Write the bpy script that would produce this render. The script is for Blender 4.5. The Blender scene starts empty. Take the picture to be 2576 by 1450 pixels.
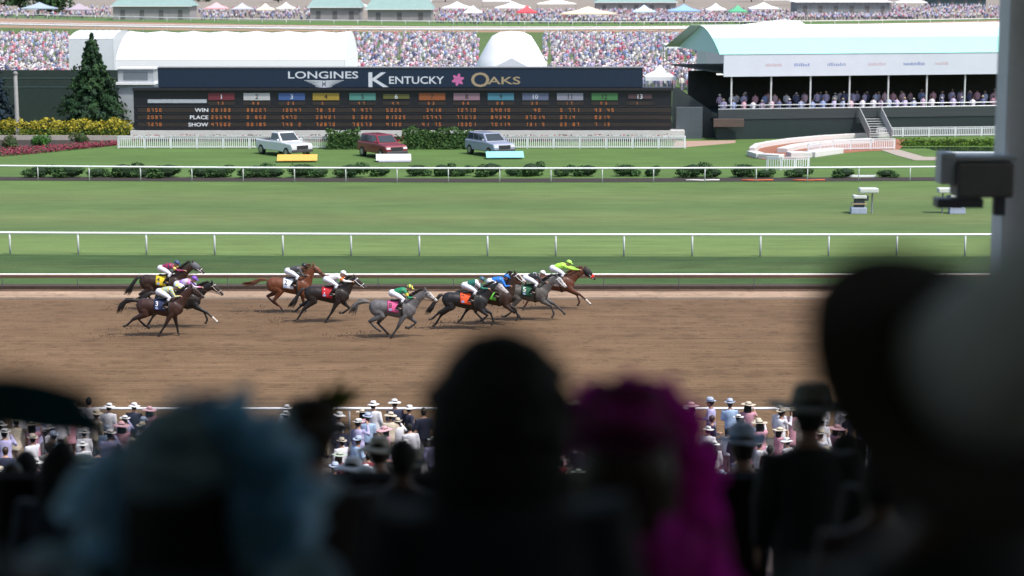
import bpy, bmesh, math, random
import numpy as np
from mathutils import Vector, Matrix
R = math.radians
rnd = random.Random(7)
SC = bpy.context.scene
COL = SC.collection

# ------------------------------------------------------------------ camera, sky, sun, exposure
F = 5009.0                    # focal length in 2576-wide picture units (70 mm on 36 mm)
CAM_Z = 14.5
PITCH = math.atan(794 / F)
cam = bpy.data.cameras.new('camera'); camo = bpy.data.objects.new('camera', cam); COL.objects.link(camo)
camo.location = (0, 0, CAM_Z); camo.rotation_euler = (math.pi / 2 - PITCH, 0, 0)
cam.sensor_width = 36; cam.lens = 70; cam.clip_start = 0.05; cam.clip_end = 9000
cam.dof.use_dof = True; cam.dof.focus_distance = 83; cam.dof.aperture_fstop = 1.25
SC.camera = camo
SUN_EL, SUN_AZ = R(58), R(128)      # azimuth measured from +y (north) clockwise
w = bpy.data.worlds.new('World'); SC.world = w; w.use_nodes = True
nt = w.node_tree; bg = nt.nodes['Background']; sky = nt.nodes.new('ShaderNodeTexSky')
sky.sky_type = 'NISHITA'; sky.sun_disc = False; sky.sun_elevation = SUN_EL; sky.sun_rotation = SUN_AZ
sky.air_density = 1.0; sky.dust_density = 3.0
nt.links.new(sky.outputs[0], bg.inputs[0]); bg.inputs[1].default_value = 0.13
sun = bpy.data.lights.new('sun', 'SUN'); suno = bpy.data.objects.new('sun', sun); COL.objects.link(suno)
sun.energy = 2.6; sun.angle = R(4); sun.color = (1, .965, .91)
sd = Vector((math.sin(SUN_AZ) * math.cos(SUN_EL), math.cos(SUN_AZ) * math.cos(SUN_EL), math.sin(SUN_EL)))
suno.rotation_euler = sd.to_track_quat('Z', 'Y').to_euler(); suno.location = (30, -60, 90)
SC.view_settings.view_transform = 'Standard'; SC.view_settings.look = 'None'
SC.view_settings.exposure = 0.72; SC.view_settings.gamma = 1
SC.cycles.max_bounces = 6; SC.cycles.use_denoising = True

# ------------------------------------------------------------------ picture -> place
_f = Vector((0, math.cos(PITCH), -math.sin(PITCH))); _u = Vector((0, math.sin(PITCH), math.cos(PITCH)))
def ray(px, py):
    return Vector(((px - 1288) / F, 0, 0)) + _u * ((725 - py) / F) + _f
def G(px, py, z=0.0):
    d = ray(px, py); k = (z - CAM_Z) / d.z
    return Vector((d.x * k, d.y * k, z))
def AT(px, py, Y):
    d = ray(px, py); k = Y / d.y
    return Vector((d.x * k, Y, CAM_Z + d.z * k))
def poly(pts, n=1):
    return [G(*p) for p in pts]

# ------------------------------------------------------------------ materials
MATS = {}
def mat(name, col, rough=.7, var=.15, scale=3.0, stretch=(1, 1, 1), bump=0.0, bscale=20, metal=0, attr=None,
        col2=None, emit=0, coat=0, spec=.5, sheen=0, dims='Object'):
    if name in MATS: return MATS[name]
    m = bpy.data.materials.new(name); m.use_nodes = True; MATS[name] = m
    n = m.node_tree.nodes; l = m.node_tree.links; b = n['Principled BSDF']
    b.inputs['Roughness'].default_value = rough; b.inputs['Metallic'].default_value = metal
    b.inputs['Specular IOR Level'].default_value = spec
    if coat: b.inputs['Coat Weight'].default_value = coat
    if sheen: b.inputs['Sheen Weight'].default_value = sheen
    tc = n.new('ShaderNodeTexCoord'); mp = n.new('ShaderNodeMapping'); mp.inputs['Scale'].default_value = stretch
    l.new(tc.outputs[dims], mp.inputs[0])
    nz = n.new('ShaderNodeTexNoise'); nz.inputs['Scale'].default_value = scale; nz.inputs['Detail'].default_value = 6
    nz.inputs['Roughness'].default_value = .65; l.new(mp.outputs[0], nz.inputs['Vector'])
    rmp = n.new('ShaderNodeMapRange'); rmp.inputs['From Min'].default_value = .25; rmp.inputs['From Max'].default_value = .75
    rmp.inputs['To Min'].default_value = 1 - var; rmp.inputs['To Max'].default_value = 1 + var
    l.new(nz.outputs['Fac'], rmp.inputs['Value'])
    mx = n.new('ShaderNodeMix'); mx.data_type = 'RGBA'; mx.blend_type = 'MULTIPLY'; mx.inputs['Factor'].default_value = 1
    if attr:
        at = n.new('ShaderNodeVertexColor'); at.layer_name = attr; l.new(at.outputs[0], mx.inputs['A'])
    elif col2:
        m2 = n.new('ShaderNodeMix'); m2.data_type = 'RGBA'
        m2.inputs['A'].default_value = (*col, 1); m2.inputs['B'].default_value = (*col2, 1)
        n2 = n.new('ShaderNodeTexNoise'); n2.inputs['Scale'].default_value = scale * .37; n2.inputs['Detail'].default_value = 3
        l.new(mp.outputs[0], n2.inputs['Vector'])
        r2 = n.new('ShaderNodeMapRange'); r2.inputs['From Min'].default_value = .38; r2.inputs['From Max'].default_value = .62
        l.new(n2.outputs['Fac'], r2.inputs['Value']); l.new(r2.outputs[0], m2.inputs['Factor'])
        l.new(m2.outputs['Result'], mx.inputs['A'])
    else:
        mx.inputs['A'].default_value = (*col, 1)
    l.new(rmp.outputs[0], mx.inputs['B']); l.new(mx.outputs['Result'], b.inputs['Base Color'])
    if bump:
        bn = n.new('ShaderNodeBump'); bn.inputs['Strength'].default_value = bump; bn.inputs['Distance'].default_value = .05
        nb = n.new('ShaderNodeTexNoise'); nb.inputs['Scale'].default_value = bscale; nb.inputs['Detail'].default_value = 4
        l.new(mp.outputs[0], nb.inputs['Vector']); l.new(nb.outputs['Fac'], bn.inputs['Height']); l.new(bn.outputs[0], b.inputs['Normal'])
    if emit:
        b.inputs['Emission Color'].default_value = (*col, 1); b.inputs['Emission Strength'].default_value = emit
    return m
def glowcloth(name, col, trans=.5, var=.2):
    """thin cloth that lets daylight through"""
    if name in MATS: return MATS[name]
    m = mat(name, col, .8, var, 9, bump=.2, bscale=40); n = m.node_tree.nodes; l = m.node_tree.links
    tr = n.new('ShaderNodeBsdfTranslucent'); ms = n.new('ShaderNodeMixShader'); ms.inputs[0].default_value = trans
    mx = [x for x in n if x.type == 'MIX'][-1]; l.new(mx.outputs['Result'], tr.inputs[0])
    b = n['Principled BSDF']; out = n['Material Output']; l.new(b.outputs[0], ms.inputs[1]); l.new(tr.outputs[0], ms.inputs[2]); l.new(ms.outputs[0], out.inputs[0])
    return m
def bandmat(name, bands, var=.2, streak=(.02, 1.4, 1), fine=6.0, bump=.4, blotch=.12, prints=False):
    """ground material: colours by distance across the track (world y), with streaks along it"""
    m = bpy.data.materials.new(name); m.use_nodes = True
    n = m.node_tree.nodes; l = m.node_tree.links; b = n['Principled BSDF']; b.inputs['Roughness'].default_value = .95
    b.inputs['Specular IOR Level'].default_value = .15
    tc = n.new('ShaderNodeTexCoord'); sx = n.new('ShaderNodeSeparateXYZ'); l.new(tc.outputs['Object'], sx.inputs[0])
    wob = n.new('ShaderNodeTexNoise'); wob.inputs['Scale'].default_value = .35; l.new(tc.outputs['Object'], wob.inputs['Vector'])
    wm = n.new('ShaderNodeMath'); wm.operation = 'MULTIPLY_ADD'; wm.inputs[1].default_value = .35; l.new(wob.outputs['Fac'], wm.inputs[0]); l.new(sx.outputs[1], wm.inputs[2])
    y0, y1 = bands[0][0], bands[-1][0] + 1e-3
    mr = n.new('ShaderNodeMapRange'); mr.inputs['From Min'].default_value = y0; mr.inputs['From Max'].default_value = y1
    l.new(wm.outputs[0], mr.inputs['Value'])
    cr = n.new('ShaderNodeValToRGB'); l.new(mr.outputs[0], cr.inputs[0]); e = cr.color_ramp.elements
    e[0].position = 0; e[0].color = (*bands[0][1], 1); e[1].position = 1; e[1].color = (*bands[-1][1], 1)
    for y, c in bands[1:-1]:
        k = e.new((y - y0) / (y1 - y0)); k.color = (*c, 1)
    def noise(scale, st, det=5):
        mp = n.new('ShaderNodeMapping'); mp.inputs['Scale'].default_value = st; l.new(tc.outputs['Object'], mp.inputs[0])
        z = n.new('ShaderNodeTexNoise'); z.inputs['Scale'].default_value = scale; z.inputs['Detail'].default_value = det
        z.inputs['Roughness'].default_value = .7; l.new(mp.outputs[0], z.inputs['Vector']); return z
    prev = cr.outputs[0]
    for z, v in ((noise(3.0, streak), var), (noise(fine, (1, 1, 1)), var * .7), (noise(.13, (.5, 1, 1), 3), blotch), (noise(.9, (.35, 1, 1), 3), blotch)):
        r = n.new('ShaderNodeMapRange'); r.inputs['From Min'].default_value = .28; r.inputs['From Max'].default_value = .72
        r.inputs['To Min'].default_value = 1 - v; r.inputs['To Max'].default_value = 1 + v; l.new(z.outputs['Fac'], r.inputs['Value'])
        mx = n.new('ShaderNodeMix'); mx.data_type = 'RGBA'; mx.blend_type = 'MULTIPLY'; mx.inputs['Factor'].default_value = 1
        l.new(prev, mx.inputs['A']); l.new(r.outputs[0], mx.inputs['B']); prev = mx.outputs['Result']
    if prints:
        for sc_, lo, dk in ((1.7, .16, .72), (.8, .2, .8)):
            vo = n.new('ShaderNodeTexVoronoi'); vo.inputs['Scale'].default_value = sc_; l.new(tc.outputs['Object'], vo.inputs['Vector'])
            r = n.new('ShaderNodeMapRange'); r.inputs['From Min'].default_value = lo; r.inputs['From Max'].default_value = lo + .14; r.inputs['To Min'].default_value = dk; r.inputs['To Max'].default_value = 1.03
            l.new(vo.outputs['Distance'], r.inputs['Value']); mx = n.new('ShaderNodeMix'); mx.data_type = 'RGBA'; mx.blend_type = 'MULTIPLY'; mx.inputs['Factor'].default_value = .75
            l.new(prev, mx.inputs['A']); l.new(r.outputs[0], mx.inputs['B']); prev = mx.outputs['Result']
    l.new(prev, b.inputs['Base Color'])
    bn = n.new('ShaderNodeBump'); bn.inputs['Strength'].default_value = bump; bn.inputs['Distance'].default_value = .08
    z = noise(5, (.12, 1, 1)); l.new(z.outputs['Fac'], bn.inputs['Height']); l.new(bn.outputs[0], b.inputs['Normal'])
    return m
def pattern(name, c1, c2, kind, scale, c3=None):
    """silks: two colours in a woven pattern laid out on the cloth itself"""
    if name in MATS: return MATS[name]
    m = mat(name, c1, .55, .08, 8); n = m.node_tree.nodes; l = m.node_tree.links
    mx = [x for x in n if x.type == 'MIX'][0]; tc = [x for x in n if x.type == 'TEX_COORD'][0]
    if kind == 'check':
        t = n.new('ShaderNodeTexChecker'); t.inputs['Scale'].default_value = scale
        t.inputs['Color1'].default_value = (*c1, 1); t.inputs['Color2'].default_value = (*c2, 1)
        l.new(tc.outputs['Object'], t.inputs[0]); l.new(t.outputs[0], mx.inputs['A'])
    else:
        s = n.new('ShaderNodeSeparateXYZ'); l.new(tc.outputs['Object'], s.inputs[0])
        r = n.new('ShaderNodeMath'); r.operation = 'MULTIPLY'; r.inputs[1].default_value = scale
        l.new(s.outputs[2 if kind == 'bandz' else 0], r.inputs[0])
        fr = n.new('ShaderNodeMath'); fr.operation = 'FRACT'; l.new(r.outputs[0], fr.inputs[0])
        cr = n.new('ShaderNodeValToRGB'); cr.color_ramp.interpolation = 'CONSTANT' if kind != 'grad' else 'LINEAR'
        l.new(fr.outputs[0], cr.inputs[0]); e = cr.color_ramp.elements
        e[0].color = (*c1, 1); e[1].color = (*c2, 1); e[1].position = .6
        if c3: k = e.new(.85); k.color = (*c3, 1)
        l.new(cr.outputs[0], mx.inputs['A'])
    return m

WHITE = mat('white_paint', (.78, .79, .82), .4, .04, 2)
BLACKM = mat('black_rubber', (.012, .012, .013), .7, .1)
SKIN = mat('skin', (.42, .24, .17), .55, .06, 10)
SKIN_D = mat('skin_tanned', (.26, .13, .085), .55, .06, 10)
LEAF = mat('leaves', (1, 1, 1), .75, .25, 1.2, attr='tint', spec=.2)
CLOTHC = mat('crowd_clothes', (1, 1, 1), .8, .08, 4, attr='tint', spec=.2)
STEEL = mat('grey_steel', (.22, .23, .26), .5, .12, 2)
CONC = mat('stand_concrete', (.07, .05, .045), .9, .25, 1.5, bump=.2)

# ------------------------------------------------------------------ mesh helpers
def tag(o, label=None, cat=None, group=None, kind=None):
    if label: o['label'] = label
    if cat: o['category'] = cat
    if group: o['group'] = group
    if kind: o['kind'] = kind
    return o
def empty(name, loc=(0, 0, 0), rz=0, label=None, cat=None, group=None):
    o = bpy.data.objects.new(name, None); COL.objects.link(o); o.location = loc; o.rotation_euler = (0, 0, rz)
    o.empty_display_size = .2
    return tag(o, label, cat, group)
QUEUE = []
class MB:
    def __init__(s): s.v = []; s.f = []; s.mi = []; s.cur = 0; s.smooth = []; s.sm = False; s.tint = []; s.tc = (1, 1, 1)
    def add(s, vs, fs):
        k = len(s.v); s.v += [tuple(v) for v in vs]; s.f += [tuple(i + k for i in f) for f in fs]
        s.mi += [s.cur] * len(fs); s.smooth += [s.sm] * len(fs); s.tint += [s.tc] * len(vs)
    def box(s, c, d, rz=0, taper=1):
        x, y, z = (i / 2 for i in d); cs, sn = math.cos(rz), math.sin(rz); vs = []
        for sz in (-1, 1):
            t = taper if sz > 0 else 1
            for a, b in ((-1, -1), (1, -1), (1, 1), (-1, 1)):
                X, Y = a * x * t, b * y * t; vs.append((c[0] + X * cs - Y * sn, c[1] + X * sn + Y * cs, c[2] + sz * z))
        s.add(vs, [(3, 2, 1, 0), (4, 5, 6, 7), (0, 1, 5, 4), (1, 2, 6, 5), (2, 3, 7, 6), (3, 0, 4, 7)])
    def quad(s, a, b, c, d): s.add([a, b, c, d], [(0, 1, 2, 3)])
    def slab(s, pts, t):
        """polygon (counter-clockwise seen from the +normal) thickened by vector t"""
        t = Vector(t); n = len(pts); vs = [Vector(p) for p in pts]; vs += [p + t for p in vs]
        s.add(vs, [tuple(range(n - 1, -1, -1)), tuple(range(n, 2 * n))] + [(i, (i + 1) % n, n + (i + 1) % n, n + i) for i in range(n)])
    def tube(s, pts, radii, n=10, ref=(0, 1, 0), cap=True):
        pts = [Vector(p) for p in pts]; ref = Vector(ref); m = len(pts); vs = []; fs = []
        for i, p in enumerate(pts):
            t = (pts[min(i + 1, m - 1)] - pts[max(i - 1, 0)]).normalized()
            side = ref - t * ref.dot(t)
            if side.length < 1e-4: side = t.orthogonal()
            side.normalize(); up = t.cross(side)
            r = radii[i] if isinstance(radii, list) else radii
            ra, rb = r if isinstance(r, (list, tuple)) else (r, r)
            for k in range(n):
                a = 2 * math.pi * k / n; vs.append(p + side * (ra * math.cos(a)) + up * (rb * math.sin(a)))
        for i in range(m - 1):
            for k in range(n):
                q = (k + 1) % n; fs.append((i * n + k, i * n + q, (i + 1) * n + q, (i + 1) * n + k))
        if cap:
            fs.append(tuple(range(n - 1, -1, -1))); fs.append(tuple((m - 1) * n + k for k in range(n)))
        s.add(vs, fs)
    def ball(s, c, r, n=10, m=7, squash=(1, 1, 1)):
        pts = []; rr = []
        for i in range(m):
            a = math.pi * (i + .03) / (m - .94) - math.pi / 2
            pts.append((c[0], c[1], c[2] + r * squash[2] * math.sin(a))); rr.append((max(.004, r * squash[0] * math.cos(a)), max(.004, r * squash[1] * math.cos(a))))
        s.tube(pts, rr, n, ref=(1, 0, 0))
    def build(s, name, mats, parent=None, voxel=None, smooth=0, tint=False, bevel=0, post=None):
        me = bpy.data.meshes.new(name); me.from_pydata(s.v, [], s.f); me.update()
        if not isinstance(mats, (list, tuple)): mats = [mats]
        for m in mats: me.materials.append(m)
        me.polygons.foreach_set('material_index', s.mi); me.polygons.foreach_set('use_smooth', s.smooth)
        if tint:
            ca = me.color_attributes.new('tint', 'FLOAT_COLOR', 'POINT')
            ca.data.foreach_set('color', np.array([(*c, 1) for c in s.tint], dtype=np.float32).ravel())
        o = bpy.data.objects.new(name, me); COL.objects.link(o)
        if parent is not None: o.parent = parent
        if voxel:
            r = o.modifiers.new('r', 'REMESH'); r.mode = 'VOXEL'; r.voxel_size = voxel; r.use_smooth_shade = True
            if smooth:
                q = o.modifiers.new('s', 'SMOOTH'); q.factor = .5; q.iterations = smooth
            QUEUE.append((o, post))
        elif bevel:
            b = o.modifiers.new('b', 'BEVEL'); b.width = bevel; b.segments = 2; b.limit_method = 'ANGLE'; b.angle_limit = R(35)
        return o
def flush():
    global QUEUE
    if not QUEUE: return
    dg = bpy.context.evaluated_depsgraph_get(); dg.update()
    for o, post in QUEUE:
        me = bpy.data.meshes.new_from_object(o.evaluated_get(dg)); old = o.data; mats = list(old.materials)
        o.modifiers.clear(); o.data = me; me.name = old.name; bpy.data.meshes.remove(old)
        if not me.materials:
            for m in mats: me.materials.append(m)
        me.polygons.foreach_set('use_smooth', [True] * len(me.polygons))
        if post: post(me)
    QUEUE = []
def coords(me):
    a = np.zeros(len(me.vertices) * 3, np.float32); me.vertices.foreach_get('co', a); return a.reshape(-1, 3)
def paint(me, cols):
    ca = me.color_attributes.new('tint', 'FLOAT_COLOR', 'POINT')
    c = np.ones((len(me.vertices), 4), np.float32); c[:, :3] = cols; ca.data.foreach_set('color', c.ravel())
def kids(o): return [c for c in bpy.data.objects if c.parent is o]
KID = {}
def copy_tree(o, parent=None, depth=0):
    c = o.copy(); COL.objects.link(c)
    if parent is not None: c.parent = parent
    if o.name not in KID: KID[o.name] = kids(o)
    for ch in KID[o.name]: copy_tree(ch, c, depth + 1)
    return c
_tx = {}
def text_geo(s, spacing=1.0):
    """flat outline of some lettering as (verts, faces): height 1, centred"""
    if (s, spacing) in _tx: return _tx[(s, spacing)]
    cu = bpy.data.curves.new('t', 'FONT'); cu.body = s; cu.align_x = 'CENTER'; cu.resolution_u = 3; cu.space_character = spacing
    cu.offset = .012
    o = bpy.data.objects.new('t', cu); COL.objects.link(o)
    dg = bpy.context.evaluated_depsgraph_get(); dg.update()
    me = bpy.data.meshes.new_from_object(o.evaluated_get(dg))
    v = coords(me).copy(); f = [tuple(p.vertices) for p in me.polygons]
    bpy.data.objects.remove(o); bpy.data.curves.remove(cu); bpy.data.meshes.remove(me)
    lo, hi = v.min(0), v.max(0); h = hi[1] - lo[1]
    v[:, :2] = (v[:, :2] - (lo[:2] + hi[:2]) / 2) / h
    _tx[(s, spacing)] = (v[:, :2], f, (hi[0] - lo[0]) / h)
    return _tx[(s, spacing)]
def flat_text(mb, s, c, ux, uy, h, wdt=None):
    """lettering on a plane: centre c, directions ux/uy, height h, optional width"""
    v, f, asp = text_geo(s); c, ux, uy = Vector(c), Vector(ux), Vector(uy)
    kx = (wdt / asp) if wdt else h
    mb.add([c + ux * (float(a) * kx) + uy * (float(b) * h) for a, b in v], f)

# ------------------------------------------------------------------ ground, tracks
def qline(y0, ym, y1):
    """a line across the picture through left / middle / right heights"""
    def f(x):
        t = x / 2576; return y0 * (1 - t) * (1 - 2 * t) + 4 * ym * t * (1 - t) + y1 * t * (2 * t - 1)
    return f
XS = [-500, -150, 250, 650, 1050, 1450, 1850, 2250, 2650, 3050]
def strip(name, fa, fb, m, z, label=None):
    mb = MB(); A = [G(x, fa(x), z) for x in XS]; B = [G(x, fb(x), z) for x in XS]
    # carry both edges on beyond the frame
    for L, sx in ((A, 60), (B, 60)):
        d0 = (L[0] - L[1]).normalized(); d1 = (L[-1] - L[-2]).normalized(); L.insert(0, L[0] + d0 * sx); L.append(L[-1] + d1 * sx)
    n = len(A); mb.add(A + B, [(i, i + 1, n + i + 1, n + i) for i in range(n - 1)])
    return tag(mb.build(name, m), kind='structure')
GRASS_IN = bandmat('infield_grass', [(95, (.08, .135, .045)), (140, (.088, .15, .045)), (180, (.085, .15, .043)), (300, (.09, .14, .05)), (590, (.09, .14, .05)), (640, (.24, .21, .18)), (1300, (.26, .23, .2)), (3000, (.07, .1, .05))], .2)
g = MB(); g.quad((-2500, -300, 0), (2500, -300, 0), (2500, 5000, 0), (-2500, 5000, 0))
tag(g.build('ground', GRASS_IN), kind='structure')
c_ = lambda v: (lambda x: v)
yd = G(1288, 733).y
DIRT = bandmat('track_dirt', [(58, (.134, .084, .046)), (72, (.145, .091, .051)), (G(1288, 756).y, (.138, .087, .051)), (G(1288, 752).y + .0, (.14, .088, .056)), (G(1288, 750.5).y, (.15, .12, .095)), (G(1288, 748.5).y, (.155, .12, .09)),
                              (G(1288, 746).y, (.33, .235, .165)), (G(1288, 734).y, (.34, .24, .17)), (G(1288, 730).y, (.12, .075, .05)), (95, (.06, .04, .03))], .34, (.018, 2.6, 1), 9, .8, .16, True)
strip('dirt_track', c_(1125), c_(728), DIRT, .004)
earth = MB(); A = [G(x, 728) for x in (-1500, 4000)]; B = [G(x, 722) for x in (-1500, 4000)]
earth.slab([A[0], A[1], B[1], B[0]], (0, 0, .14))
tag(earth.build('earth_bank', mat('bank_earth', (.055, .036, .026), .95, .3, 4, bump=.5)), kind='structure')
VERGE = bandmat('verge_grass', [(88, (.055, .1, .034)), (G(0, 690).y, (.055, .105, .034)), (G(0, 672).y, (.064, .098, .036)), (G(0, 655).y, (.044, .08, .028)), (120, (.042, .078, .028))], .3, (.05, 1, 1), 7, .6, .2)
TURF = bandmat('turf_grass', [(95, (0.131, 0.189, 0.063)), (G(0, 600).y, (0.120, 0.178, 0.061)), (G(0, 575).y, (0.091, 0.143, 0.053)), (G(0, 550).y, (0.120, 0.157, 0.059)), (G(0, 520).y, (0.089, 0.143, 0.050)), (G(0, 497).y, (0.116, 0.158, 0.058)), (G(0, 474).y, (0.100, 0.158, 0.050)), (150, (0.091, 0.167, 0.044))], .16, (.03, 1.1, 1), 7, .4, .12)
y2b = qline(640, 645, 645); y3b = qline(456, 462, 456)
strip('grass_verge', c_(722), y2b, VERGE, .006)
strip('turf_course', y2b, y3b, TURF, .008)

# ------------------------------------------------------------------ track rails
def rail(name, label, fbase, h, rr, spacing_px, x0, post_m, rail_m, goose=0, px_rng=(-400, 2950), under=None, pr=.03):
    mid = G(1288, fbase(1288)); root = empty(name, mid, 0, label, 'rail')
    inv = mid
    pts = [G(x, fbase(x)) + Vector((0, 0, h)) - inv for x in range(px_rng[0], px_rng[1] + 1, 150)]
    mb = MB(); mb.sm = True; mb.tube(pts, rr, 12, ref=(0, 0, 1)); mb.build('top_rail', rail_m, root)
    if under:
        mb = MB(); mb.tube([p - Vector((0, -.02, rr[0] * 1.0 + .06)) for p in pts], (.075, .02), 8, ref=(0, 0, 1)); mb.build('rail_skirt', under, root)  # added strip; its colour gives the rail's shaded underside
    x = x0
    while x < px_rng[1]:
        p = G(x, fbase(x)) - inv; mb = MB(); mb.sm = True
        if goose: mb.tube([p + Vector((0, goose, 0)), p + Vector((0, goose, h * .55)), p + Vector((0, goose * .5, h * .85)), p + Vector((0, 0, h - .06))], pr, 8, ref=(1, 0, 0))
        else: mb.tube([p, p + Vector((0, 0, h * .5)), p + Vector((0, 0, h - .04))], pr, 8, ref=(1, 0, 0))
        mb.build('post', post_m, root)
        x += spacing_px
SHADE_TAN = mat('rail_skirt_tan', (.2, .14, .1), .6, .1)  # tan of shade and reflected dirt, put into the colour
rail('inner_dirt_rail', 'white capped rail with tan shade painted below along the inside of the brown dirt track', c_(734), .80, (.045, .07), 190, -380, STEEL, mat('rail_white', (.72, .69, .66), .45, .08, 3), goose=.5, under=SHADE_TAN, pr=.02)
rail('outer_turf_rail', 'white tubular rail on tall posts, lower edge of the turf course', qline(640, 645, 645), 1.13, (.065, .065), 171.5, -317, mat('post_pale', (.5, .53, .53), .5, .08), WHITE, pr=.05)
rail('inner_turf_rail', 'white tubular rail in front of the row of dark shrubs', qline(454, 461, 455), 1.03, (.06, .06), 129, -420, mat('post_pale', (.5, .53, .53)), WHITE, px_rng=(-420, 2700), pr=.035)
rail('outer_track_rail', 'thin white rail in front of the spectators, near edge of dirt track', c_(1113), 1.08, (.04, .05), 320, -400, STEEL, WHITE)
# far side of the course
BACK = bandmat('far_track_dirt', [(400, (.3, .2, .13)), (545, (.3, .2, .14)), (700, (.3, .19, .12))], .15)
yb0 = qline(70, 82, 70); yb1 = qline(48, 67, 50)
strip('far_dirt_track', yb0, yb1, BACK, .004)
rail('far_inner_rail', 'thick white rail, nearer one beside the distant far-side dirt track', qline(74, 88, 70), 1.3, (.22, .3), 60, -420, WHITE, WHITE, pr=.05)
rail('far_middle_rail', 'thinner white rail just beyond the thick one on the far-side track', qline(68, 81.5, 66), 1.2, (.12, .2), 60, -420, WHITE, WHITE, pr=.05)
rail('far_outer_rail', 'thin white rail by the barns beyond the far-side track', qline(44, 66, 56), 1.2, (.1, .1), 60, -420, WHITE, WHITE, pr=.05)

# ------------------------------------------------------------------ grandstand the picture is taken from
def floor_z(y): return 12.9 - .22 * y if y < 13 else max(0.0, 9.5 - .27 * (y - 13.3))
mb = MB(); yy = -7.0
STEP = .8
while yy < 47.8:
    z = floor_z(yy + STEP / 2)
    zb = max(-.2, z - (.7 if abs(yy - 13) > 1.2 else 2.2))
    mb.box((0, yy + STEP / 2, (z + zb) / 2), (70, STEP, z - zb)); yy += STEP
tag(mb.build('stand_terrace', CONC), kind='structure')
mb = MB(); mb.slab([(-35, 47.5, .012), (35, 47.5, .012), (35, 61.2, .012), (-35, 61.2, .012)], (0, 0, .006))
tag(mb.build('apron_pavement', mat('apron_paving', (.055, .048, .043), .9, .2, 2)), kind='structure')
DARKW = mat('stand_wall_pale', (.62, .62, .63), .9, .2)
mb = MB(); mb.box((0, -7.3, 17.5), (70, .4, 14))
tag(mb.build('stand_back_wall', DARKW), kind='structure')
mb = MB(); mb.slab([(-35.5, -7.6, 24.4), (35.5, -7.6, 24.4), (35.5, 25, 23.6), (-35.5, 25, 23.6)], (0, 0, .5))
tag(mb.build('stand_roof', DARKW), kind='structure')
# aisle of the terrace, with pale step edges; added dark parapet stands in for shade, open at the aisle
ax = AT(2035, 1300, 16).x
for x0, x1, lab in ((-34, AT(1935, 1250, 13).x, 'dark parapet along the front of the upper tier, left of the aisle opening'), (AT(2165, 1250, 13).x, 34, 'dark parapet along the front of the upper tier, right of the aisle opening')):
    mb = MB(); mb.box(((x0 + x1) / 2, 13.1, 10.5), (x1 - x0, .14, 1.2)); mb.box(((x0 + x1) / 2, 13.1, 11.11), (x1 - x0, .2, .06))
    tag(mb.build('parapet', mat('parapet_shade', (.012, .010, .010), 1.0, .3, 2, spec=.05)), lab, 'parapet')
mb = MB()
for k in range(26):
    y0 = -7 + STEP * (22 + k); z = floor_z(y0 + STEP / 2)
    mb.box((ax + (y0 - 16) * .11, y0 + STEP / 2, z + .008), (1.15, STEP - .012, .012))
    mb.box((ax + (y0 - 16) * .11, y0 - .004 + STEP * .5, z + .1), (1.05, .3, .18))
tag(mb.build('aisle_steps', mat('aisle_brick', (.1, .055, .045), .9, .25, 3)), 'dark brick aisle of steps running down through the lower terrace', 'steps')
mb = MB()
for k in (0, 2, 5, 8, 11):
    y0 = -7 + STEP * (24 + k); z = floor_z(y0 + STEP / 2)
    mb.box((ax + (y0 - 16) * .11 + .2, y0 + .16, z + .2), (.42, .03, .01))
EDGE = mb.build('step_edging', mat('edge_paint', (.4, .42, .42), .5, .1), bpy.data.objects['aisle_steps'])
# steel column with camera housing
cx = AT(2568, 300, 22)
mb = MB(); zf = floor_z(22)
mb.box((cx.x, 22, (zf + 23.6) / 2), (.46, .46, 23.6 - zf)); mb.box((cx.x - .245, 21.85, (zf + 23.6) / 2), (.03, .5, 23.6 - zf))
tag(mb.build('steel_column', mat('column_paint', (.85, .86, .9), .5, .1, 1.5), bevel=.02), 'grey steel column of the grandstand at the edge of the view', 'column')
mb = MB(); q = AT(2470, 450, 21.6)
root = empty('camera_housing', q, 0, 'dark box with a pale bracket fixed to the grey steel column', 'equipment box')
mb.box((0, 0, 0), (.62, .4, .38)); mb.build('housing', mat('housing_dark', (.22, .2, .2), .6, .15), root, bevel=.03)
mb = MB(); mb.box((-.4, 0, .12), (.16, .3, .34)); mb.box((-.05, 0, .235), (.78, .34, .05)); mb.build('bracket', mat('bracket_grey', (.62, .64, .68), .5, .1), root, bevel=.01)
mb = MB(); mb.box((-.25, 0, -.26), (.5, .25, .1)); mb.box((.2, .02, -.3), (.12, .12, .2)); mb.build('mount', mat('mount_grey', (.12, .12, .14), .5, .1), root, bevel=.01)

# ------------------------------------------------------------------ plants
def leafball(mb, c, r, n, size, cols, rs, flat=1.0, shell=.55):
    c = Vector(c); r = Vector(r) if isinstance(r, (tuple, list, Vector)) else Vector((r, r, r))
    for i in range(n):
        d = Vector((rs.gauss(0, 1), rs.gauss(0, 1), rs.gauss(0, 1))).normalized(); k = shell + (1 - shell) * rs.random() ** .7
        p = c + Vector((d.x * r.x, d.y * r.y, d.z * r.z)) * k
        leaf(mb, p, size * rs.uniform(.6, 1.35), rs.choice(cols), rs, d)
def leaf(mb, p, s, col, rs, nrm=None):
    n = Vector((rs.gauss(0, 1), rs.gauss(0, 1), rs.gauss(0, 1)))
    if nrm is not None: n = n * .55 + Vector(nrm)
    n.normalize(); a = n.orthogonal().normalized(); b = n.cross(a); t = rs.random() * 6.28
    a, b = a * math.cos(t) + b * math.sin(t), b * math.cos(t) - a * math.sin(t); k = rs.uniform(.75, 1.25)
    mb.tc = tuple(v * k for v in col)
    mb.add([p - a * s, p - b * s * .55, p + a * s, p + b * s * .55], [(0, 1, 2, 3)])
GREENS = [(.035, .085, .025), (.05, .11, .03), (.07, .13, .035), (.045, .09, .03)]
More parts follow.
